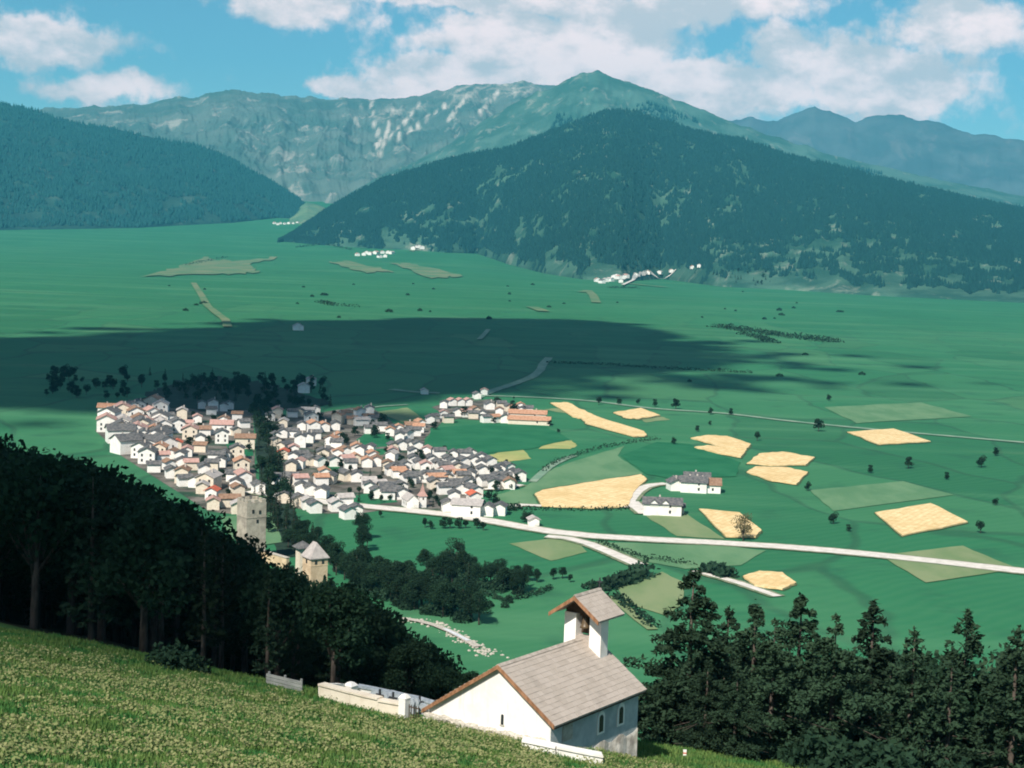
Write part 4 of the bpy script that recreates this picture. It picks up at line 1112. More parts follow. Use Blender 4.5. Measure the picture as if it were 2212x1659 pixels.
def house(x, y, z, W_, L_, hw, yaw, roof, label, group=None, wall='white', pitch=.5, windows=True, name='house', cat='house'):
    (wl, rf, ch, wn), k = house_meshes(W_, L_, hw, pitch, roof, wall)
    W_, L_, hw, pitch = k[:4]
    t = empty(name, (x, y, z), yaw)
    obj('wall', wl, t); r = obj('roof', rf, t)
    if W_ > 5: obj('chimney', ch, r, (W_ * .18, L_ * rnd.uniform(-.25, .25), hw + W_ * .5 * pitch * .62))
    if windows and W_ >= 7:
        fl = 2 if hw >= 5 else 1
        for f in range(fl):
            zz_ = 1.9 + 2.5 * f
            for sx in (-.26, .26):
                obj('window', wn, t, (sx * W_, -L_ / 2 - .03, zz_))
            obj('window', wn, t, (W_ / 2 + .03, -L_ * .2, zz_), (0, 0, math.pi / 2)); obj('window', wn, t, (-W_ / 2 - .03, -L_ * .2, zz_), (0, 0, math.pi / 2))
    tag(t, label, cat, group)
    return t
A_ = (400, 1000, .1808); B_ = (660, 1000, .199); C_ = (960, 1080, .1718); D_ = (1050, 990, .1582)
HL = {
'A': (A_, "235,460,200,p 415,445,100,p 450,550,200,p 590,640,120,g 655,525,140,p 550,350,120,p 335,300,140,w 140,345,60,g 615,160,100,g 775,180,130,g 910,190,100,g 1000,175,70,g 745,250,80,g 1110,310,120,b 920,375,130,b 895,490,190,p 890,620,170,g 1080,535,90,g 1220,690,190,b 1095,840,190,g 950,880,90,g 820,890,130,g 880,975,90,g 760,1005,130,g 240,720,110,R 130,720,80,o 410,810,140,p 210,850,150,b 310,870,120,g 150,1005,130,b 330,970,140,g 460,1010,110,p 640,1060,150,g 1165,1030,200,o 345,1165,190,p 375,1235,130,g 180,1130,70,g 690,1230,250,w 555,1260,100,g 1060,1170,120,g 1190,1220,190,p 760,1400,170,R 1110,1370,110,o 1000,1520,140,o 770,1560,120,p 1110,1615,120,w 620,1340,110,w 1400,1340,80,g 1200,440,60,g 600,770,80,p 1090,1290,80,g 60,520,120,g 40,900,120,p -60,620,120,g -90,800,140,o -120,480,120,g -60,1040,120,g -180,700,130,p -200,560,120,g"),
'B': (B_, "210,260,130,p 120,300,80,g 400,250,100,g 495,250,60,g 605,230,100,o 700,215,80,g 290,370,110,w 640,330,140,g 670,440,140,o 800,420,120,o 985,330,130,o 950,405,110,g 520,420,70,g 285,510,90,g 395,510,90,o 210,470,60,g 500,610,150,g 610,560,130,g 690,530,90,g 185,620,80,g 190,560,70,g 300,680,100,g 420,720,100,p 290,790,60,R 515,810,80,g 420,820,90,g 390,930,100,g 490,900,100,p 1090,270,90,o 1160,340,110,o 1260,230,110,o 1380,200,110,o 1275,355,110,o 1365,320,80,o 1440,340,70,g 1385,460,100,g 1510,430,90,g 1655,470,110,g 900,590,130,o 990,570,60,o 970,650,90,g 790,760,140,g 880,750,110,g 980,775,100,o 1070,740,120,b 1220,690,140,o 1270,740,70,g 1390,720,60,g 1200,830,130,o 1090,860,100,p 1140,920,80,g 1350,880,110,o 1470,860,120,o 1420,800,90,o 640,870,70,g 745,880,80,g 930,880,80,g 810,1030,90,o 765,1110,100,o 880,1090,110,g 1090,1050,120,g 1200,1070,80,g 385,1090,110,g 500,1110,130,p 270,1110,80,g 510,1220,80,g 625,1245,80,g 780,1260,150,g 480,1375,120,g 600,1420,90,p 680,1470,70,g 950,1430,140,w 1070,1360,150,w 1110,1520,150,g 1200,1530,60,g 1370,1150,110,w 1390,1210,90,g 1490,1200,90,w 1500,1280,110,g 1590,1230,80,g 1590,1300,60,g 1665,1270,60,g 300,1350,60,g 1610,920,120,b 1690,980,90,g"),
'C': (C_, "160,90,120,o 285,60,100,o 300,170,110,g 390,140,100,g 500,115,60,g 575,60,60,o 490,25,140,o 195,325,130,g 335,305,90,g 455,300,90,g 560,320,80,g 500,420,80,g 500,530,90,g 580,595,80,g 190,410,90,p 185,470,90,o 680,630,80,p 700,400,80,p 880,410,140,g 1125,435,140,g 1010,535,90,g 1080,580,80,g 1155,640,110,g 1395,540,100,g 1500,490,130,g 1225,460,60,g 1335,450,60,g 200,670,120,g 290,730,90,o 370,745,80,o 440,810,90,g 520,805,60,g 630,780,130,g 810,770,100,g 840,830,60,o 1000,810,100,g 990,720,60,p 1095,900,110,g 1235,800,60,g 1180,765,80,o 1525,690,90,g 1690,680,150,g 1790,670,70,g 1890,655,70,g 1550,830,140,g 1730,800,130,g 1845,785,140,g 1945,755,60,g 2060,770,70,g 1500,610,60,g 1635,570,50,g 1680,900,60,g 1780,880,60,g 1890,890,60,o 950,970,70,g 800,890,70,g 1100,1060,140,g 1330,975,80,g 1310,890,70,g 1390,1080,130,R 1420,1010,60,g 1010,1225,80,g 1630,1270,110,g 1750,1280,70,g 180,1010,70,g 320,950,60,g 310,1030,90,g 380,620,100,g 330,690,90,g 760,530,90,g 870,600,90,g 940,640,80,g 1330,760,100,g 1240,560,90,g 1180,960,90,g 1300,700,90,g"),
'D': (D_, "610,200,100,p 725,210,70,p 830,210,70,p 465,250,60,g 680,365,110,g 820,390,80,p 300,450,130,g 240,490,80,g 460,390,120,p 960,330,120,o 930,420,60,g 1080,400,110,g 1150,470,100,g 1270,465,120,o 1190,245,140,g 1350,360,60,p 1380,250,80,g 1500,290,100,g 1600,320,80,o 1690,270,100,o 1700,345,90,g 1810,330,80,g 1455,460,140,g 990,90,110,g 1110,40,80,p 80,545,120,o 530,480,80,g"),
}
QUART = {'A': 'in village left of stream', 'B': 'in village right of stream', 'C': 'in right tip of village', 'D': 'in hamlet by orange barns'}
HS = []
for q, ((ox, oy, sc_), txt) in HL.items():
    for it in txt.split():
        a, b, wv, rf = it.split(',')
        px, py = (ox + float(a) * sc_) / 1.1718, (oy + float(b) * sc_) / 1.1718
        wpx = float(wv) * sc_ / 1.1718
        g = gp(px, py + wpx * .30)
        D = math.hypot(g[0], g[1]); Wm = wpx * D / FPX
        Wm = min(max(Wm * 1.02, 4.8), 12.5)
        HS.append([g[0], g[1], Wm, rf, q, py])
for i in range(46):
    px, py = rnd.uniform(195, 352), rnd.uniform(885, 1010)
    if py > 1010 - (352 - px) * .35: continue
    g = gp(px, py); HS.append([g[0], g[1], rnd.uniform(6.5, 11), rnd.choice('gggppbogw'), 'A', py])
# keep walls from running through each other
XY = np.array([[h[0], h[1]] for h in HS]); RR = np.array([h[2] * .60 for h in HS])
for it in range(60):
    for i in range(len(XY)):
        d = XY - XY[i]; dist = np.hypot(d[:, 0], d[:, 1]); dist[i] = 1e9
        k = np.where(dist < RR + RR[i])[0]
        for j in k:
            ov = (RR[i] + RR[j] - dist[j]) * .5; u = d[j] / max(dist[j], .01)
            u = np.array([u[0] * .5, u[1] + (.2 if u[1] >= 0 else -.2)]); u /= np.linalg.norm(u)
            XY[j] += u * ov * .5; XY[i] -= u * ov * .5
qy = {q: np.quantile([h[5] for h in HS if h[4] == q], [.33, .67]) for q in HL}
HO = []
for (x, y), h in zip(XY, HS):
    Wm, rf, q, py = h[2:]
    if rf in 'op' and rnd.random() < .32: rf = rnd.choice('bbgw')
    band = 'far row' if py < qy[q][0] else ('front row' if py > qy[q][1] else 'middle row')
    size = 'small' if Wm < 6.5 else ('large' if Wm > 9.5 else 'mid-sized')
    L_ = Wm * rnd.uniform(1.15, 1.5); hw = 4 if Wm < 6 else (6 if Wm < 9.5 else 7)
    yaw = rnd.choice([rnd.gauss(.28, .16), rnd.gauss(.1, .2), rnd.gauss(.2, .15), rnd.gauss(.3, .2) + 1.57]) if Wm < 11 else rnd.gauss(0.2, .15)
    wall = 'white' if rnd.random() < .8 else 'cream'
    lab_ = f"{size} {wall} house, {RNAME[rf]} roof, {band} {QUART[q]}"
    if rf == 'R' and q == 'A': lab_ = 'house with the bright orange-red roof near the square castle tower' if py > 1060 else 'house with the bright red gable roof in the left village quarter'
    if rf == 'R' and q == 'C': lab_ = 'house with red roof just behind the long white hall'
    HO.append((house(x, y, float(H(x, y)), Wm, L_, hw, yaw, rf, lab_, 'houses ' + QUART[q], wall), lab_))
ORD = ['leftmost', 'second', 'third', 'fourth', 'fifth', 'sixth', 'seventh', 'eighth', 'ninth', 'tenth', 'eleventh', 'twelfth', 'thirteenth', 'fourteenth', 'fifteenth', 'sixteenth', 'seventeenth', 'eighteenth', 'nineteenth', 'twentieth']
def count_off(items):
    """things that look alike are told apart by their order from the left"""
    by = {}
    for o, l in items: by.setdefault(l, []).append(o)
    for l, os_ in by.items():
        if len(os_) < 2: continue
        os_.sort(key=lambda o: pxof(np.array(o.location))[0])
        for i, o in enumerate(os_):
            o['label'] = (('leftmost ' if i == 0 else 'rightmost ' if i == len(os_) - 1 else (ORD[i] if i < 20 else '%dth' % (i + 1)) + ' from left ') + l)
count_off(HO)
# long orange barns, hall, farmsteads, hamlets
def px_house(px, py, W_, L_, hw, yaw, rf, label, group=None, wall='white', name='house', cat='house', pitch=.5, windows=True):
    g = gp(px, py) if py > 700 else hit(px, py)
    return house(g[0], g[1], g[2], W_, L_, hw, yaw, rf, label, group, wall, pitch, windows, name, cat)
px_house(1140, 902, 7.5, 25, 3, 1.50, 'o', 'long orange roofed barn, the rear one of the pair at the village edge', 'long orange barns', 'cream', 'barn', 'barn')
px_house(1143, 916, 8.0, 26, 3, 1.50, 'o', 'long orange roofed barn, the front one of the pair at the village edge', 'long orange barns', 'cream', 'barn', 'barn')
px_house(1010, 1112, 11, 13, 5, 1.45, 'w', 'long low white hall directly on the main road', None, 'white', 'hall', 'hall', .3)
fh = px_house(1430, 1111, 9, 16, 5, 1.5, 'g', 'long white farmhouse with dark roof before the farmstead', 'farm buildings among the fields')
dm = MB(); dr = MB()
for (m_, e_, z_) in ((dm, 0, 0), (dr, .35, .12)):
    pr = [(-1.7 - e_, 0 if not e_ else 1.0), (1.7 + e_, 0 if not e_ else 1.0), (1.7 + e_, 1.2 + z_), (0, 2.7 + z_), (-1.7 - e_, 1.2 + z_)]
    if e_: pr = [(-1.7 - e_, .98), (0, 2.74), (1.7 + e_, .98), (1.7 + e_, 1.2), (0, 2.96), (-1.7 - e_, 1.2)]
    m_.prism(pr, -.12 - e_ * .8, 3.4)
dmm, drm = dm.mesh('dormer', M['white']), dr.mesh('dormer_roof', M['grey_roof'])
for yy in (3.6, -1.2):
    d_ = obj('dormer', dmm, fh, (-4.55, yy, 4.0), (0, 0, -math.pi / 2)); obj('dormer_roof', drm, d_)
px_house(1462, 1108, 5, 6, 3, 1.5, 'g', 'small grey shed at the right end of the long white farmhouse', 'farm buildings among the fields', 'cream')
for (a, b, W_, L_, hw, yw, rf, L) in ((1457, 1058, 6, 7, 4, .2, 'g', 'small white house at the left end of the red brown farmstead'), (1478, 1056, 8, 10, 4, 1.4, 'g', 'low white farm house in the middle of the farmstead'), (1498, 1062, 9, 12, 5, 1.45, 'g', 'white farm house with dark roof at the centre of the farmstead'), (1527, 1062, 10, 13, 4, 1.5, 'b', 'long barn with brown roof at the right of the farmstead'), (1505, 1048, 9, 12, 4, 1.5, 'g', 'dark roofed barn at the back of the farmstead')):
    px_house(a, b, W_, L_, hw, yw, rf, L, 'farm buildings among the fields')
px_house(1152, 1136, 4.5, 5, 3, .2, 'w', 'tiny white hut beside the main road and a round tree', windows=False, name='hut', cat='hut')
px_house(917, 851, 5, 6, 3, .2, 'w', 'tiny white hut on the pale track behind the village', windows=False, name='hut', cat='hut')
px_house(656, 848, 8, 9, 5, .2, 'w', 'pale house in the dark copse behind the village', windows=False)
px_house(672, 832, 7, 8, 5, .2, 'w', 'upper pale house in the dark copse behind the village', windows=False)
px_house(644, 713, 12, 14, 5, .2, 'w', 'lone white barn near the top of the cloud shade', windows=False, name='barn', cat='barn')
def hamlet(spots, group, label, big, rf='gp'):
    for i, (px, py) in enumerate(spots):
        px_house(px, py, rnd.uniform(.8, 1.2) * big, rnd.uniform(1, 1.5) * big, big * .55, rnd.gauss(.2, .4), rnd.choice(rf), label, group, 'white', windows=False)
hamlet([(772, 553), (786, 552), (800, 551), (812, 549), (826, 548), (838, 548), (846, 549), (820, 557), (832, 556), (792, 549)], 'white hamlet at the foot of the wooded mountain', 'white house in the left hamlet at the foot of wooded mountain', 15, 'gwp')
hamlet([(893, 540), (903, 537), (912, 539)], 'three white houses right of the hamlet', 'white house in the trio right of the left hamlet', 16, 'gw')
hamlet([(1290, 609), (1300, 612), (1308, 609), (1318, 608), (1327, 607), (1336, 607), (1345, 602), (1341, 611), (1332, 603), (1352, 600)], 'white hamlet at the right foot of the mountain', 'white house in the right hamlet at the mountain foot', 14, 'gwp')
hamlet([(1372, 598), (1400, 594), (1425, 592), (1450, 589), (1495, 582), (1510, 580)], 'barns along the pale terrace', 'pale building on the terrace right of the right hamlet', 13, 'wo')
for q_ in (590, 620, 650): print('far', q_, gp(q_, 478), gp(q_, 484))
hamlet([(593, 484), (600, 486), (606, 484), (615, 485), (624, 484), (633, 484), (643, 483), (650, 482)], 'far village under the left mountain', 'white house in the far village at the side valley mouth', 13, 'wp')

# village church
g = gp(905, 1096)
ch = empty('church', tuple(g), 0.35); ch.scale = (.55, .55, .55)
tag(ch, 'white village church with tall pale steeple beside the main road', 'church')
nv = MB().prism([(-4.5, -1), (4.5, -1), (4.5, 6.5), (0, 10.5), (-4.5, 6.5)], -8, 8).mesh('nave', M['white'])
obj('nave', nv, ch, (-6.5, 2, 0))
e = .6
rf = MB().prism([(-5.1, 6.1), (0, 10.6), (5.1, 6.1), (5.1, 6.4), (0, 10.9), (-5.1, 6.4)], -8.6, 8.6).mesh('roof', M['pale_roof'])
obj('roof', rf, ch, (-6.5, 2, 0))
tw = MB().box(-2.6, 2.6, -2.6, 2.6, -1, 9).mesh('tower', M['white'])
t_ = obj('tower', tw, ch, (2.5, 0, 0))
spm = MB().add([(-3.4, -3.4, 9), (3.4, -3.4, 9), (3.4, 3.4, 9), (-3.4, 3.4, 9), (-1.5, -1.5, 12.2), (1.5, -1.5, 12.2), (1.5, 1.5, 12.2), (-1.5, 1.5, 12.2), (0, 0, 19)],
    [(3, 2, 1, 0), (0, 1, 5, 4), (1, 2, 6, 5), (2, 3, 7, 6), (3, 0, 4, 7), (4, 5, 8), (5, 6, 8), (6, 7, 8), (7, 4, 8)]).mesh('spire', M['pink_roof'])
obj("spire", spm, t_)
fin = MB().tube([(0, 0, 18.8), (0, 0, 20.5)], [.12, .06], 6).mesh('finial', M['iron']); obj('finial', fin, t_)
lv = MB().box(-.6, .6, -2.66, -2.58, 6.2, 7.9).mesh('louvre', M['darkwood']); obj('louvre', lv, t_)
obj('louvre', lv, t_, (0, 0, 0), (0, 0, -math.pi / 2))
wnm = MB().box(-.5, .5, -.06, .06, -1.2, 1.2).mesh('window', M['glass'])
for yy in (-5, -1, 3): obj('window', wnm, ch, (-6.5 - 4.55, 2 + yy, 3.6), (0, 0, math.pi / 2))
hedge([(1035, 1278), (1065, 1290), (1088, 1298)], 1.8, 1.6, 'thin shrub line on the meadow below the conifer clump')
hedge([(1108, 1296), (1150, 1288), (1192, 1270)], 2.0, 1.8, 'thin shrub line on the meadow rising toward the right')
# trees in the village
st = []
VT = [(925, 1080), (935, 1090), (945, 1082), (930, 1070), (950, 1095), (938, 1060), (700, 965), (715, 960), (690, 975), (705, 985), (695, 995), (680, 985), (745, 955), (810, 940), (840, 945), (690, 905), (725, 903), (660, 905), (735, 1005), (760, 1015), (720, 1030), (770, 1030), (815, 1000), (835, 980), (755, 1065), (775, 1060), (800, 1075), (820, 1080), (845, 1075), (960, 1010), (975, 995), (985, 1010), (1000, 1035), (1020, 1020), (1045, 1000), (1095, 1000), (1070, 1030), (520, 960), (535, 970), (540, 955), (515, 985), (430, 930), (450, 950), (470, 940), (480, 1000), (440, 1000), (390, 990), (500, 1030), (460, 1050), (420, 900), (410, 960), (1000, 895), (1110, 890), (870, 1000), (880, 1040), (895, 985), (910, 1000), (1105, 1045), (1115, 1040), (1060, 1075), (1075, 1090)]
for i in range(75):
    h_ = rnd.choice(HS[:int(len(HS) * .85)]); pp = pxof(np.array([h_[0] + rnd.uniform(-13, 13), h_[1] + rnd.uniform(-16, 16), 0.]))
    VT.append((float(pp[0]), float(pp[1]) - 6))
for (px, py) in VT:
    st.append((px + rnd.uniform(-3, 3), py + 6, py + 6 - rnd.uniform(14, 26)))
grove(st, FARB + FARC[:1], 'village_tree', 'dark garden %s between village houses, %s', 'garden trees in the village', part=lambda x, y: ('left of the stream' if x < 575 else 'right of the stream' if x < 760 else 'middle of the village' if x < 860 else 'toward the right tip' if x < 960 else 'in the right tip') + (', back' if y < 950 else ', middle' if y < 1020 else ', front'))

# ------------------------------------------------------------------ the castle towers
def piece(me, name, parent, loc=(0, 0, 0), rot=(0, 0, 0)): return obj(name, me, parent, loc, rot)
D0 = 560.0
b0 = at(542, 1178, D0); gz = float(H(b0[0], b0[1]))
ct = empty('square_tower', (b0[0], b0[1], gz), math.radians(36))
tag(ct, 'tall square stone castle tower in front of the left village quarter', 'tower')
ht = at(542, 1076, D0)[2] - gz
s_ = 3.7
obj('wall', MB().box(-s_, s_, -s_, s_, -4, ht - 1.0).mesh('wall', M['tower_stone']), ct)
cm = MB()
for i in range(4):
    for sx, sy in ((0, 0),):
        pass
def merlon(): return MB().box(-.7, .7, -.3, .3, 0, 1.0).mesh('merlon', M['tower_stone'])
mm = merlon()
for k in range(4):
    a = k * math.pi / 2
    for i in (-1, 0, 1):
        lx, ly = i * 2.75, -s_ + .32
        if i == -1: lx += .0
        obj('merlon', mm, ct, (lx * math.cos(a) - ly * math.sin(a), lx * math.sin(a) + ly * math.cos(a), ht - 1.0 + .002), (0, 0, a))
swm = MB().box(-.4, .4, -.08, .08, -.6, .6).mesh('window', M['glass'])
for (lx, lz) in ((-1.3, ht - 4.0), (1.3, ht - 4.4), (0.4, ht - 7.5), (.2, ht * .35)):
    obj('window', swm, ct, (lx, -s_ - .05, lz))
obj('string_course', MB().box(-s_ - .12, s_ + .12, -s_ - .12, s_ + .12, ht - 6.3, ht - 6.0).mesh('string_course', M['tower_stone']), ct)
# the plastered stair turret at its left foot, the annexe and the curtain wall
tt = MB().lathe([(2.2, -3), (2.3, 4.2), (2.0, 5.2), (.8, 6.6)], 12).mesh('stair_turret', M['ochre_stone'])
obj('stair_turret', tt, ct, (-s_ * .75, -s_ - 1.2, -1.0))
ax = MB().prism([(-2.4, -3), (2.4, -3), (2.4, 2.2), (0, 3.4), (-2.4, 2.2)], -2.4, 2.4).mesh('annexe', M['tower_stone'])
obj('annexe', ax, ct, (s_ * .55, -s_ - 2.2, -1.8))
p0 = at(566, 1192, 556); p1 = at(622, 1206, 545)
cwl = empty('curtain_wall', (p0[0], p0[1], p0[2] - 3), math.atan2(p1[1] - p0[1], p1[0] - p0[0]))
tag(cwl, 'short sunlit castle wall running from the square tower towards the ochre building', 'wall')
Lw = math.hypot(p1[0] - p0[0], p1[1] - p0[1])
rw = MB()
zt = [3.3, 3.1, 2.9, 2.6]
rw.prism([(0, -3), (Lw, -3.5), (Lw, 3.0 - (p0[2] - p1[2])), (0, 3.4)], -.6, .6)
obj('wall', rw.mesh('wall', M['ochre_stone']), cwl)
obj('coping', MB().prism([(-.1, 3.42), (Lw + .1, 3.02 - (p0[2] - p1[2])), (Lw + .1, 3.3 - (p0[2] - p1[2])), (-.1, 3.7)], -.8, .8).mesh('coping', M['stone']), cwl)
D1 = 500.0
b1 = at(680, 1243, D1); gz1 = float(H(b1[0], b1[1]))
rt_ = empty('castle_building', (b1[0], b1[1], gz1), math.radians(34))
tag(rt_, 'blocky ochre castle building with pale hipped roof at the wood edge', 'building')
h1 = at(680, 1203, D1)[2] - gz1; h2 = at(680, 1172, D1)[2] - gz1
obj('wall', MB().box(-2.9, 2.9, -2.9, 2.9, -4, h1).mesh('wall', M['ochre_stone']), rt_)
e_ = 3.35
obj('roof', MB().add([(-e_, -e_, h1 - .05), (e_, -e_, h1 - .05), (e_, e_, h1 - .05), (-e_, e_, h1 - .05), (-e_, -e_, h1 + .2), (e_, -e_, h1 + .2), (e_, e_, h1 + .2), (-e_, e_, h1 + .2), (-.2, -1.3, h2 + .3), (-.2, 1.3, h2 + .3)],
    [(3, 2, 1, 0), (0, 1, 5, 4), (1, 2, 6, 5), (2, 3, 7, 6), (3, 0, 4, 7), (4, 5, 8), (5, 6, 9, 8), (6, 7, 9), (7, 4, 8, 9)]).mesh('roof', M['pale_roof']), rt_)
obj('ledge', MB().box(-2.98, 2.98, -2.98, 2.98, h1 - 2.3, h1 - 2.1).mesh('ledge', M['ochre_stone']), rt_)
for lx in (-1.2, 1.2): obj('window', swm, rt_, (lx, -2.93, h1 - 1.1))
obj('window', swm, rt_, (-2.93, 0, h1 - 1.1), (0, 0, math.pi / 2))
b2 = at(655, 1192, 530); gz2 = float(H(b2[0], b2[1]))
gh = empty('gatehouse', (b2[0], b2[1], gz2), .5)
tag(gh, 'little gatehouse with grey hipped roof between the castle wall and the ochre building', 'gatehouse')
hg = b2[2] - gz2
obj('wall', MB().box(-1.9, 1.9, -1.9, 1.9, -3, hg + 1.6).mesh('wall', M['cream']), gh)
obj('roof', MB().add([(-2.9, -2.9, hg + 1.5), (2.9, -2.9, hg + 1.5), (2.9, 2.9, hg + 1.5), (-2.9, 2.9, hg + 1.5), (-2.9, -2.9, hg + 1.7), (2.9, -2.9, hg + 1.7), (2.9, 2.9, hg + 1.7), (-2.9, 2.9, hg + 1.7), (0, -.8, hg + 3.6), (0, .8, hg + 3.6)],
    [(3, 2, 1, 0), (0, 1, 5, 4), (1, 2, 6, 5), (2, 3, 7, 6), (3, 0, 4, 7), (4, 5, 8), (5, 6, 9, 8), (6, 7, 9), (7, 4, 8, 9)]).mesh('roof', M['grey_roof']), gh)
sheet('castle_lawn', [(475, 1118), (585, 1108), (612, 1172), (560, 1180), (500, 1165)], M['palegrass'], .3, 8)

# ------------------------------------------------------------------ the chapel
YAW = math.radians(-35.3)
AX = np.array([-.22, 81.44, CZ - 21.78])       # ridge end over the near gable
nv_ = np.array([math.cos(YAW), math.sin(YAW), 0]); uv = np.array([-math.sin(YAW), math.cos(YAW), 0])
chap = empty('chapel', (AX[0], AX[1], AX[2]), YAW)
tag(chap, 'white hillside chapel with grey shingle roof and open bell gable', 'chapel')
# local frame: x to the right eave, y along the ridge away from the gable, z from the ridge
RW, WR, WL, LL = 2.435, 3.6, 4.84, 9.0
sl_ = RW / WR
ov = .36; og = .22                              # eave and verge overhang
xr, xl = WR - ov, -(WL - .30)
zr, zl = -xr * sl_ - .17, xl * sl_ - .17
zb = -7.2
def wallbody():
    m_ = MB(); y0, y1 = og, LL - og
    pr = [(xl, zb), (xr, zb), (xr, zr), (0, -.17), (xl, zl)]
    return m_.prism(pr, y0, y1)
def lime(k, b):
    pos = k.new('ShaderNodeTexCoord').outputs['Object']
    n1 = k.noise(pos, 1.1, 6, .65); n2 = k.noise(k.mapping(pos, (2.2, 2.2, .16)), 1.6, 5, .65); n3 = k.noise(pos, 7, 5, .7)
    c = k.mix(k.ramp(n1.outputs[0], (.35, .7)), (0.87, 0.85, 0.81), (0.78, 0.75, 0.69))
    c = k.mix(k.math('MULTIPLY', k.ramp(n2.outputs[0], (.50, .72)), .55), c, (0.62, 0.58, 0.51))
    c = k.mix(k.math('MULTIPLY', k.ramp(n3.outputs[0], (.6, .75)), .3), c, (0.60, 0.57, 0.52))
    k.put(b.inputs['Base Color'], c)
    bp = k.new('ShaderNodeBump'); bp.inputs[0].default_value = .5; bp.inputs[1].default_value = .04
    k.put(bp.inputs['Height'], k.noise(pos, 3.0, 6, .7).outputs[0]); k.l.new(bp.outputs[0], b.inputs['Normal'])
M['lime'] = material('streaked limewash', lime, .92, .15)
obj('wall', wallbody().mesh('wall', M['lime']), chap)
# roof boards under the shingles
tk = .10
def roofslab(x1, m_):
    z1 = -abs(x1) * sl_
    pr = [(0, -.155), (x1, z1 - .155), (x1, z1 - .06), (0, -.06)]
    if x1 < 0: pr = pr[::-1]
    m_.prism(pr, 0.02, LL - .02)
m_ = MB(); roofslab(WR, m_); roofslab(-WL, m_)
roof = obj('roof', m_.mesh('roof', M['shingle']), chap)
th = math.atan(sl_)
# shingles of the visible slope, one by one
slope = WR / math.cos(th); nc = 14; nr = 21
shm = []
for v in range(4):
    r = random.Random(v); wd = LL / nr; q = MB(); l = slope / nc * 1.35
    q.add([(-wd * .485, 0, 0), (wd * .485, 0, 0), (wd * .485, l, 0), (-wd * .485, l, 0), (-wd * .485, 0, .035), (wd * .485, 0, .035 + r.uniform(-.006, .008)), (wd * .485, l, .012), (-wd * .485, l, .012)],
          [(3, 2, 1, 0), (4, 5, 6, 7), (0, 1, 5, 4), (1, 2, 6, 5), (2, 3, 7, 6), (3, 0, 4, 7)])
    shm.append(q.mesh('shingle', M['shingle']))
# shingle tone varies from board to board
def shade_boards(k, b):
    oi = k.new('ShaderNodeObjectInfo'); pos = k.new('ShaderNodeTexCoord').outputs['Object']
    n = k.noise(k.mapping(pos, (16, .8, 1)), 5, 5, .7)
    c = k.mix(oi.outputs['Random'], (0.405, 0.35, 0.30), (0.465, 0.405, 0.355))
    c = k.mix(k.math('MULTIPLY', k.ramp(n.outputs[0], (.4, .7)), .4), c, (0.30, 0.25, 0.21))
    g = k.noise(k.new('ShaderNodeNewGeometry').outputs['Position'], .9, 4, .6)
    c = k.mix(k.math('MULTIPLY', k.ramp(g.outputs[0], (.5, .7)), .5), c, (0.31, 0.27, 0.235))
    k.put(b.inputs['Base Color'], c)
shb = material('weathered larch shingle', shade_boards, .9, .2)
for q in shm: q.materials[0] = shb
def shingles(side, nc, W_):
    cnt = 0
    sl2 = W_ / math.cos(th)
    for r_ in range(nc):
        s0 = sl2 - (r_) * (sl2 / nc) + .03         # lower edge distance down from the ridge
        for c_ in range(nr + (r_ % 2)):
            y = (c_ + (.5 if r_ % 2 == 0 else 0)) * LL / nr
            if y < .1 or y > LL - .1: y = min(max(y, .2), LL - .2)
            x = s0 * math.cos(th); z = -s0 * math.sin(th)
            o = bpy.data.objects.new('shingle', rnd.choice(shm))
            # local: shingle x -> ridge direction, y -> up the slope
            mx = Matrix(((0, -math.cos(th), math.sin(th), 0), (1, 0, 0, 0), (0, math.sin(th), math.cos(th), 0), (0, 0, 0, 1)))
            jit = Matrix.Rotation(rnd.uniform(-.012, .012), 4, 'Z') @ Matrix.Rotation(rnd.uniform(.0, .02), 4, 'X')
            o.matrix_local = Matrix.Translation((x, y, z - .055 + rnd.uniform(0, .008))) @ mx @ jit
            link(o, roof); cnt += 1
    return cnt
nsh = shingles(1, nc, WR)
# the slope away from the camera: same boards joined
q = MB(); sl2 = WL / math.cos(th)
for r_ in range(16):
    s0 = sl2 - r_ * sl2 / 16 + .03; s1 = s0 - sl2 / 16 * 1.3
    for c_ in range(nr):
        y0 = c_ * LL / nr + .01; y1 = (c_ + 1) * LL / nr - .01; j = rnd.uniform(0, .012)
        f_ = lambda s, h: (-s * math.cos(th) - h * math.sin(th), -s * math.sin(th) + h * math.cos(th))
        a, b, c, d = f_(s0, -.03), f_(max(s1, 0), -.045), f_(max(s1, 0), -.03), f_(s0, .02 + j)
        q.add([(p[0], y, p[1]) for y in (y0, y1) for p in (a, b, c, d)], [(0, 1, 2, 3), (7, 6, 5, 4), (0, 4, 5, 1), (1, 5, 6, 2), (2, 6, 7, 3), (3, 7, 4, 0)])
o = obj('far_slope_shingles', q.mesh('far_slope_shingles', shb), roof); o['kind'] = 'stuff'
obj('ridge_board', MB().prism([(-.16, -.12), (0, -.01), (.16, -.12), (.16, -.08), (0, .035), (-.16, -.08)], 0.0, LL).mesh('ridge_board', M['shingle']), roof)
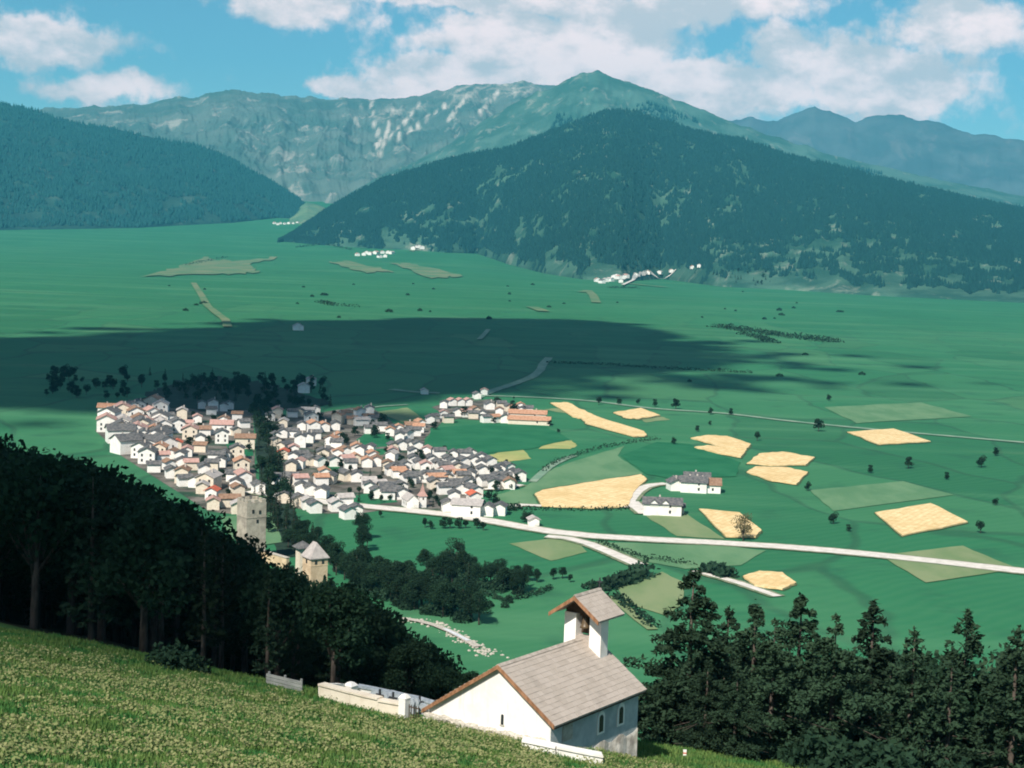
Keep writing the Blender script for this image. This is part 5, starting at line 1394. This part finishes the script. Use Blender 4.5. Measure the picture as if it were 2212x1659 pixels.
# barge boards on the near gable
for (x1, nm) in ((WR, 'barge_board'), (-WL, 'barge_board')):
    z1 = -abs(x1) * sl_
    pr = [(0, -.23), (x1, z1 - .23), (x1, z1 - .01), (0, -.01)]
    if x1 < 0: pr = pr[::-1]
    obj(nm, MB().prism(pr, -.06, 0.018).mesh(nm, M['wood']), chap)
obj('eave_fascia', MB().box(WR - .04, WR + .0, .02, LL - .02, -WR * sl_ - .24, -WR * sl_ - .157).mesh('eave_fascia', M['darkwood']), chap)
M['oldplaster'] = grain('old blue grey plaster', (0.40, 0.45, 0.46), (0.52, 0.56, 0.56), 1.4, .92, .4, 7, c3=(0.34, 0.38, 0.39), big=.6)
obj('side_plaster', MB().box(xr - .05, xr + .012, og + .02, LL - og - .003, zb, zr - .005).mesh('side_plaster', M['oldplaster']), chap)  # blue grey slab: the side wall's shade put into its colour
# openings: narrow slit in the gable, two arched windows in the side wall, plus a painted shadow
def arch(w_, h_, depth, mat, name, n=7):
    pr = [(-w_ / 2, 0), (w_ / 2, 0)] + [(w_ / 2 * math.cos(math.pi * i / n), h_ - w_ / 2 + w_ / 2 * math.sin(math.pi * i / n)) for i in range(n + 1)]
    return MB().prism(pr, -depth, depth).mesh(name, mat)
slit = obj('slit_window', arch(.16, .55, .02, M['glass'], 'slit_window'), chap, (.25, og - .012, -3.15))
obj('sill', MB().box(-.14, .14, -.05, .03, -.05, 0).mesh('sill', M['stone']), slit)
fr = arch(.72, 1.25, .03, M['white'], 'window'); gl = arch(.40, .92, .02, M['glass'], 'pane')
for yy in (4.95, 6.95):
    f1 = obj('window', fr, chap, (xr + .03, yy, zr - 1.75), (0, 0, math.pi / 2))
    obj('pane', gl, f1, (0, -.022, .12))
    obj('bar', MB().box(-.015, .015, -.05, -.04, .13, 1.0).mesh('bar', M['iron']), f1)
f1 = obj('niche', arch(.95, 1.1, .03, M['rubble'], 'niche'), chap, (xr + .022, 1.75, zr - 1.35), (0, 0, math.pi / 2))  # arched rubble patch standing in for a shadow on the wall
# weathered plinth of the side wall
q = MB()
yy = np.linspace(og, LL - og, 24)
top = [zr - 1.98 - .12 * math.sin(i * 1.3) - .10 * rnd.random() - .02 * i for i in range(24)]
for i in range(23):
    q.add([(xr + .013, yy[i], zb), (xr + .07, yy[i], zb), (xr + .05, yy[i], top[i]), (xr + .013, yy[i], top[i] + .03), (xr + .013, yy[i + 1], zb), (xr + .07, yy[i + 1], zb), (xr + .05, yy[i + 1], top[i + 1]), (xr + .013, yy[i + 1], top[i + 1] + .03)],
          [(1, 5, 6, 2), (2, 6, 7, 3)])
obj('plinth', q.mesh('plinth', M['rubble'], True), chap)
# rubble footing under the gable, stone by stone
rg = random.Random(3)
def stone_mesh(seed):
    bm = bmesh.new(); bmesh.ops.create_icosphere(bm, subdivisions=1, radius=.5); r = random.Random(seed)
    for v in bm.verts: v.co = Vector((v.co.x * 1.2, v.co.y * .8, v.co.z * .75)) * r.uniform(.8, 1.15)
    me = bpy.data.meshes.new('stone'); bm.to_mesh(me); bm.free(); me.materials.append(M['stone']); return me
STN = [stone_mesh(i) for i in range(5)]
for i in range(38):
    f = i / 37; x = xl + (xr - xl) * f
    wx, wy = AX[0] + nv_[0] * x + uv[0] * .1, AX[1] + nv_[1] * x + uv[1] * .1
    zg = float(H(wx, wy)) - AX[2]
    for k in range(2):
        obj('stone', rg.choice(STN), chap, (x + rg.uniform(-.1, .1), og - .06 + rg.uniform(-.06, .04), zg + .02 + k * .26 + rg.uniform(-.05, .05)), (rg.uniform(-.3, .3), rg.uniform(-.3, .3), rg.uniform(-.4, .4)), (rg.uniform(.3, .62),) * 3)
# bell gable near the far end of the ridge
by0, by1 = 7.72, 8.46
bx = 1.2; ow = .45
bt = 1.66                                        # height of the piers over the ridge
bg_ = empty('bell_gable'); bg_.parent = chap
bg_.location = (.14, 0, 0)
for sx in (-1, 1):
    x0, x1 = (ow, bx) if sx > 0 else (-bx, -ow)
    obj('pier', MB().box(x0, x1, by0, by1, -1.6, bt - .35).mesh('pier', M['white']), bg_)
obj('lintel', MB().prism([(-bx + .002, bt - .35), (bx - .002, bt - .35), (bx - .002, bt - .17), (0, bt + .64), (-bx + .002, bt - .17)], by0 + .12, by1 - .02).mesh('lintel', M['darkwood']), bg_)
obj('sill', MB().box(-ow + .002, ow - .002, by0 + .03, by1 - .1, -1.2, .06).mesh('sill', M['shingle']), bg_)
obj('back_board', MB().box(-ow + .003, ow - .003, by1 - .14, by1 - .06, .13, bt - .36).mesh('back_board', M['darkwood']), bg_)
rw_ = 1.62; rs = .70
q = MB()
for sx in (-1, 1):
    pr = [(0, bt + .72), (sx * rw_, bt + .72 - rw_ * rs), (sx * rw_, bt + .82 - rw_ * rs), (0, bt + .82)]
    q.prism(pr if sx > 0 else pr[::-1], by0 - .95, by1 + .95)
br = obj('bell_roof', q.mesh('bell_roof', M['shingle']), bg_)
for sx in (-1, 1):
    pr = [(0, bt + .62), (sx * rw_, bt + .62 - rw_ * rs), (sx * rw_, bt + .84 - rw_ * rs), (0, bt + .84)]
    o = obj('barge_board', MB().prism(pr if sx > 0 else pr[::-1], by0 - 1.02, by0 - .953).mesh('barge_board', M['wood']), br)
# boards of the little roof
th2 = math.atan(rs); s2 = rw_ / math.cos(th2); lb = by1 - by0 + 1.9
q4 = MB().add([(-.105, 0, 0), (.105, 0, 0), (.105, .45, 0), (-.105, .45, 0), (-.105, 0, .03), (.105, 0, .03), (.105, .45, .01), (-.105, .45, .01)], [(3, 2, 1, 0), (4, 5, 6, 7), (0, 1, 5, 4), (1, 2, 6, 5), (2, 3, 7, 6), (3, 0, 4, 7)]).mesh('shingle', shb)
for r_ in range(6):
    s0 = s2 - r_ * s2 / 6 + .02
    for c_ in range(10):
        y = by0 - .95 + (c_ + .5) * lb / 10
        o = bpy.data.objects.new('shingle', q4)
        mx = Matrix(((0, -math.cos(th2), math.sin(th2), 0), (1, 0, 0, 0), (0, math.sin(th2), math.cos(th2), 0), (0, 0, 0, 1)))
        o.matrix_local = Matrix.Translation((s0 * math.cos(th2), y, bt + .823 - s0 * math.sin(th2))) @ mx @ Matrix.Rotation(rnd.uniform(0, .03), 4, 'X')
        o.scale = (lb / 10 / .21 * .97, min(1, s0 / .45), 1)
        link(o, br)
obj('ridge_cap', MB().prism([(-.12, bt + .80), (0, bt + .88), (.12, bt + .80), (0, bt + .93)], by0 - .96, by1 + .95).mesh('ridge_cap', M['shingle']), br)
bell = MB().lathe([(.02, .62), (.10, .60), (.15, .50), (.18, .30), (.24, .10), (.30, .0), (.27, .0), (.2, .1)], 14).mesh('bell', M['bell'], True)
be = obj('bell', bell, bg_, (0, (by0 + by1) / 2 - .12, .55))
obj('yoke', MB().box(-.34, .34, -.07, .07, .62, .76).mesh('yoke', M['darkwood']), be)
obj('clapper', MB().tube([(0, 0, .4), (0, 0, -.06)], [.02, .05], 6).mesh('clapper', M['iron']), be)
cr = MB().box(-.03, .03, -.03, .03, 0, .62).box(-.17, .17, -.028, .028, .36, .42)
obj('roof_finial', cr.mesh('roof_finial', M['iron']), br, (0, by1 + .85, bt + .86))

# ------------------------------------------------------------------ churchyard walls, boards, waymark
def wall_px(name, pts, hgt, thick, mat, label, cat='wall', cop=None, lift=None):
    """pts: (px,py,D) of the foot along the wall"""
    P = [at(*p) for p in pts]; P = [np.array([p[0], p[1], float(H(p[0], p[1]))]) for p in P]
    t = empty(name, tuple(P[0])); tag(t, label, cat)
    q = MB(); c = MB(); rr = random.Random(5)
    for i in range(len(P) - 1):
        a, b = P[i] - P[0], P[i + 1] - P[0]; L = np.linalg.norm((b - a)[:2]); d = (b - a)[:2] / L; n = np.array([-d[1], d[0]]) * thick / 2
        k = max(2, int(L / .8)); prev = None
        for s in range(k + 1):
            f = s / k; p = a[:2] + (b - a)[:2] * f
            z0 = float(H(P[0][0] + p[0], P[0][1] + p[1])) - P[0][2]
            h_ = hgt + rr.uniform(-.045, .045)
            cur = [(p[0] + n[0] * 1.05, p[1] + n[1] * 1.05, z0 - 1), (p[0] - n[0] * 1.05, p[1] - n[1] * 1.05, z0 - 1), (p[0] - n[0], p[1] - n[1], z0 + h_), (p[0] + n[0], p[1] + n[1], z0 + h_)]
            if prev:
                q.add(prev + cur, [(1, 5, 6, 2), (2, 6, 7, 3), (3, 7, 4, 0)] + ([(0, 1, 2, 3)] if s == 1 else []) + ([(7, 6, 5, 4)] if s == k else []))
                if cop:
                    e = n * (1 + .16 / thick)
                    lo = [(pp[0] + sg * (e[0]), pp[1] + sg * e[1], zt + .004) for (pp, zt) in ((pxy, pz), (p, z0 + h_)) for sg in (1, -1)]
                    hi = [(v[0], v[1], v[2] + .10) for v in lo]
                    c.add(lo + hi, [(0, 1, 5, 4), (2, 6, 7, 3), (0, 4, 6, 2), (1, 3, 7, 5), (4, 5, 7, 6), (0, 2, 3, 1)])
            prev = cur; pxy = p; pz = z0 + h_
    obj('wall', q.mesh('wall', mat), t)
    if cop: obj('coping', c.mesh('coping', cop), t)
    return t, P
wall_px('churchyard_wall', [(693, 1520, 86.5), (760, 1540, 84.8), (820, 1555, 83.6), (868, 1572, 82.8)], .70, .36, M['cream'], 'low cream churchyard wall at the meadow edge left of the chapel', cop=M['cream'])
wall_px('churchyard_wall', [(694, 1505, 86.9), (730, 1500, 89), (765, 1492, 91)], .72, .36, M['white'], 'short pale return wall at the left end of the churchyard')
wall_px('churchyard_wall', [(772, 1520, 91.5), (840, 1535, 91), (935, 1540, 90)], .6, .36, M['white'], 'shaded rear wall of the churchyard behind the graves', cop=M['gravestone'])
def pillar(px, py, D, w_, h_, label):
    p = at(px, py, D); z = float(H(p[0], p[1]))
    t = empty('wall_pillar', (p[0], p[1], z), YAW); tag(t, label, 'pillar')
    obj('shaft', MB().box(-w_, w_, -w_, w_, -.8, h_).mesh('shaft', M['white']), t)
    obj('cap', MB().add([(-w_ * 1.1, -w_ * 1.1, h_), (w_ * 1.1, -w_ * 1.1, h_), (w_ * 1.1, w_ * 1.1, h_), (-w_ * 1.1, w_ * 1.1, h_), (-w_ * .5, -w_ * .5, h_ + .18), (w_ * .5, -w_ * .5, h_ + .18), (w_ * .5, w_ * .5, h_ + .18), (-w_ * .5, w_ * .5, h_ + .18)],
        [(3, 2, 1, 0), (4, 5, 6, 7), (0, 1, 5, 4), (1, 2, 6, 5), (2, 3, 7, 6), (3, 0, 4, 7)]).mesh('cap', M['white']), t)
pillar(872, 1575, 82.5, .22, 1.15, 'white rounded gate pillar at the chapel end of the churchyard wall')
pillar(757, 1505, 89.5, .28, .75, 'small pale pillar inside the left corner of the churchyard')
gt = MB()
for i in range(6): gt.box(-.42 + i * .16, -.39 + i * .16, -.02, .02, -.2, .85)
gt.box(-.45, .45, -.025, .025, .1, .15); gt.box(-.45, .45, -.025, .025, .7, .75)
p = at(890, 1578, 82.3)
tg = empty('churchyard_gate', (p[0], p[1], float(H(p[0], p[1]))), YAW); tag(tg, 'small dark gate in the gap between the pillar and the chapel', 'gate')
obj('gate_leaf', gt.mesh('gate_leaf', M['darkwood']), tg)
# graves in the churchyard
crm = MB().box(-.05, .05, -.04, .04, 0, 1.0).box(-.26, .26, -.038, .038, .62, .72).mesh('cross', M['iron'])
stm = MB().prism([(-.28, -.2), (.28, -.2), (.28, .55), (.16, .72), (-.16, .72), (-.28, .55)], -.08, .08).mesh('gravestone', M['gravestone'])
for i in range(13):
    px = 800 + i * 9.6; D = rnd.uniform(85.5, 89.0)
    p = at(px, 1545, D); z = float(H(p[0], p[1]))
    if i % 3 == 2:
        o = obj('grave_cross', crm, None, (p[0], p[1], z - .1), (0, 0, YAW + rnd.uniform(-.2, .2))); tag(o, 'iron grave cross in the churchyard behind the low cream wall', 'grave cross', 'crosses in the churchyard')
    else:
        o = obj('gravestone', stm, None, (p[0], p[1], z), (rnd.uniform(-.05, .05), 0, YAW + rnd.uniform(-.2, .2)), (1, 1, rnd.uniform(.8, 1.2))); tag(o, 'grey gravestone in the churchyard behind the low cream wall', 'gravestone', 'gravestones in the churchyard')
# retaining wall with pale coping before the chapel's near corner
wall_px('retaining_wall', [(1128, 1622, 77.5), (1200, 1640, 77.3), (1300, 1655, 77.6)], .42, .5, M['white'], 'long low white wall before the near corner of the chapel', cop=M['white'])
# weathered board fence at the brow
p0 = at(575, 1483, 89.5); p1 = at(652, 1512, 87.0)
t = empty('board_fence', (p0[0], p0[1], float(H(p0[0], p0[1]))), math.atan2(p1[1] - p0[1], p1[0] - p0[0])); tag(t, 'weathered grey board rail on the meadow edge left of the churchyard', 'fence')
Lb = math.hypot(p1[0] - p0[0], p1[1] - p0[1]); dz = float(H(p1[0], p1[1])) - float(H(p0[0], p0[1]))
for i in range(3):
    q = MB().prism([(0, .12 + i * .2), (Lb, .12 + i * .2 + dz), (Lb, .29 + i * .2 + dz), (0, .29 + i * .2)], -.02, .02)
    obj('board', q.mesh('board', M['grey_board']), t)
for s in (0.05, .5, .95):
    obj('post', MB().box(-.05, .05, .022, .12, -.4, .8).mesh('post', M['grey_board']), t, (Lb * s, 0, dz * s))
# waymark
p = gp(1479, 1632)
t = empty('waymark_post', tuple(p)); tag(t, 'little red and white marker post in the grass under the conifers', 'marker')
obj('post', MB().box(-.09, .09, -.06, .06, -.2, .30).mesh('post', M['white']), t)
obj('red_band', MB().box(-.093, .093, -.063, .063, .12, .2).mesh('red_band', M['red_roof']), t)
obj('cap', MB().box(-.1, .1, -.07, .07, .301, .33).mesh('cap', M['white']), t)

# ------------------------------------------------------------------ meadow grass
def grass():
    n = 95000
    D = rng.uniform(42, 100, n); D = 42 + (D - 42) ** 1.0
    az = rng.uniform(-.345, .345, n)
    x = D * np.sin(az); y = D * np.cos(az)
    k = (y < brow(x) + 1.5)
    # not under the chapel, nor in the churchyard
    lx = (x - AX[0]) * nv_[0] + (y - AX[1]) * nv_[1]; ly = (x - AX[0]) * uv[0] + (y - AX[1]) * uv[1]
    k &= ~((lx > xl - .05) & (lx < xr + .05) & (ly > og - .1) & (ly < LL))
    k &= ~((x > -9.0) & (x < -3) & (y > 84.5))
    x, y = x[k], y[k]; n = len(x); z = H(x, y)
    dens = fbm(x * .35, y * .35, 4, .6)
    hg = rng.uniform(.12, .30, n) * (.35 + 1.3 * dens)
    bl = []; fa = []; mi = []; c = 0
    V = np.zeros((n, 3, 3, 3)); 
    for b in range(3):
        a = rng.random(n) * 6.283; wd = rng.uniform(.03, .07, n); ln = rng.uniform(.02, .16, n)
        ca, sa = np.cos(a), np.sin(a); ox = rng.normal(size=n) * .07; oy = rng.normal(size=n) * .07
        V[:, b, 0] = np.stack([x + ox - ca * wd, y + oy - sa * wd, z - .03], 1)
        V[:, b, 1] = np.stack([x + ox + ca * wd, y + oy + sa * wd, z - .03], 1)
        V[:, b, 2] = np.stack([x + ox - sa * ln, y + oy + ca * ln, z + hg * rng.uniform(.7, 1.1, n)], 1)
    F3 = np.arange(n * 9).reshape(-1, 3)
    gm = leafmat('meadow blades', (0.085, 0.18, 0.04), (0.20, 0.285, 0.085), (0.05, 0.18, 0.045), .35)
    o = obj('meadow_grass', npmesh('meadow_grass', V.reshape(-1, 3), F3, gm, smooth=False)); tag(o, 'long summer grass covering the hillside meadow in front', 'grass', kind='stuff')
    # pale seed heads and blossom clumps
    n2 = 90000
    D = rng.uniform(40, 92, n2); az = rng.uniform(-.345, .345, n2); x = D * np.sin(az); y = D * np.cos(az)
    clump = fbm(x * .55, y * .55, 4, .65); band = sstep(4, 15, brow(x) - y + 4 * (fbm(x * .1, y * .1, 2) - .5))
    k = (clump > .44 + .16 * (1 - band)) & (y < brow(x) - 5.5 - 5 * sstep(-6, 2, x)) & (rng.random(n2) < .35 + .65 * band)
    x, y = x[k], y[k]; z = H(x, y) + rng.uniform(.16, .34, len(x))
    P = np.stack([x, y, z], 1)
    Vc, F4 = cards(P, .068, 1.2, rng, .8, .7)
    fm = leafmat('pale seed heads', (0.25, 0.28, 0.11), (0.42, 0.42, 0.20), (0.26, 0.31, 0.12), .3)
    o = obj('meadow_flowers', npmesh('meadow_flowers', Vc, F4, fm, smooth=False)); tag(o, 'pale seed heads and blossoms scattered through the hillside meadow', 'flowers', kind='stuff')
grass()
allt = {}
for o in bpy.data.objects:
    if o.get('category') and o.get('label') and o.get('kind') is None: allt.setdefault(o['label'], []).append(o)
count_off([(o, l) for l, os_ in allt.items() if 2 <= len(os_) <= 30 for o in os_])
print('houses', len(HS), 'forest', cnt, 'shingles', nsh, 'objects', len(bpy.data.objects))
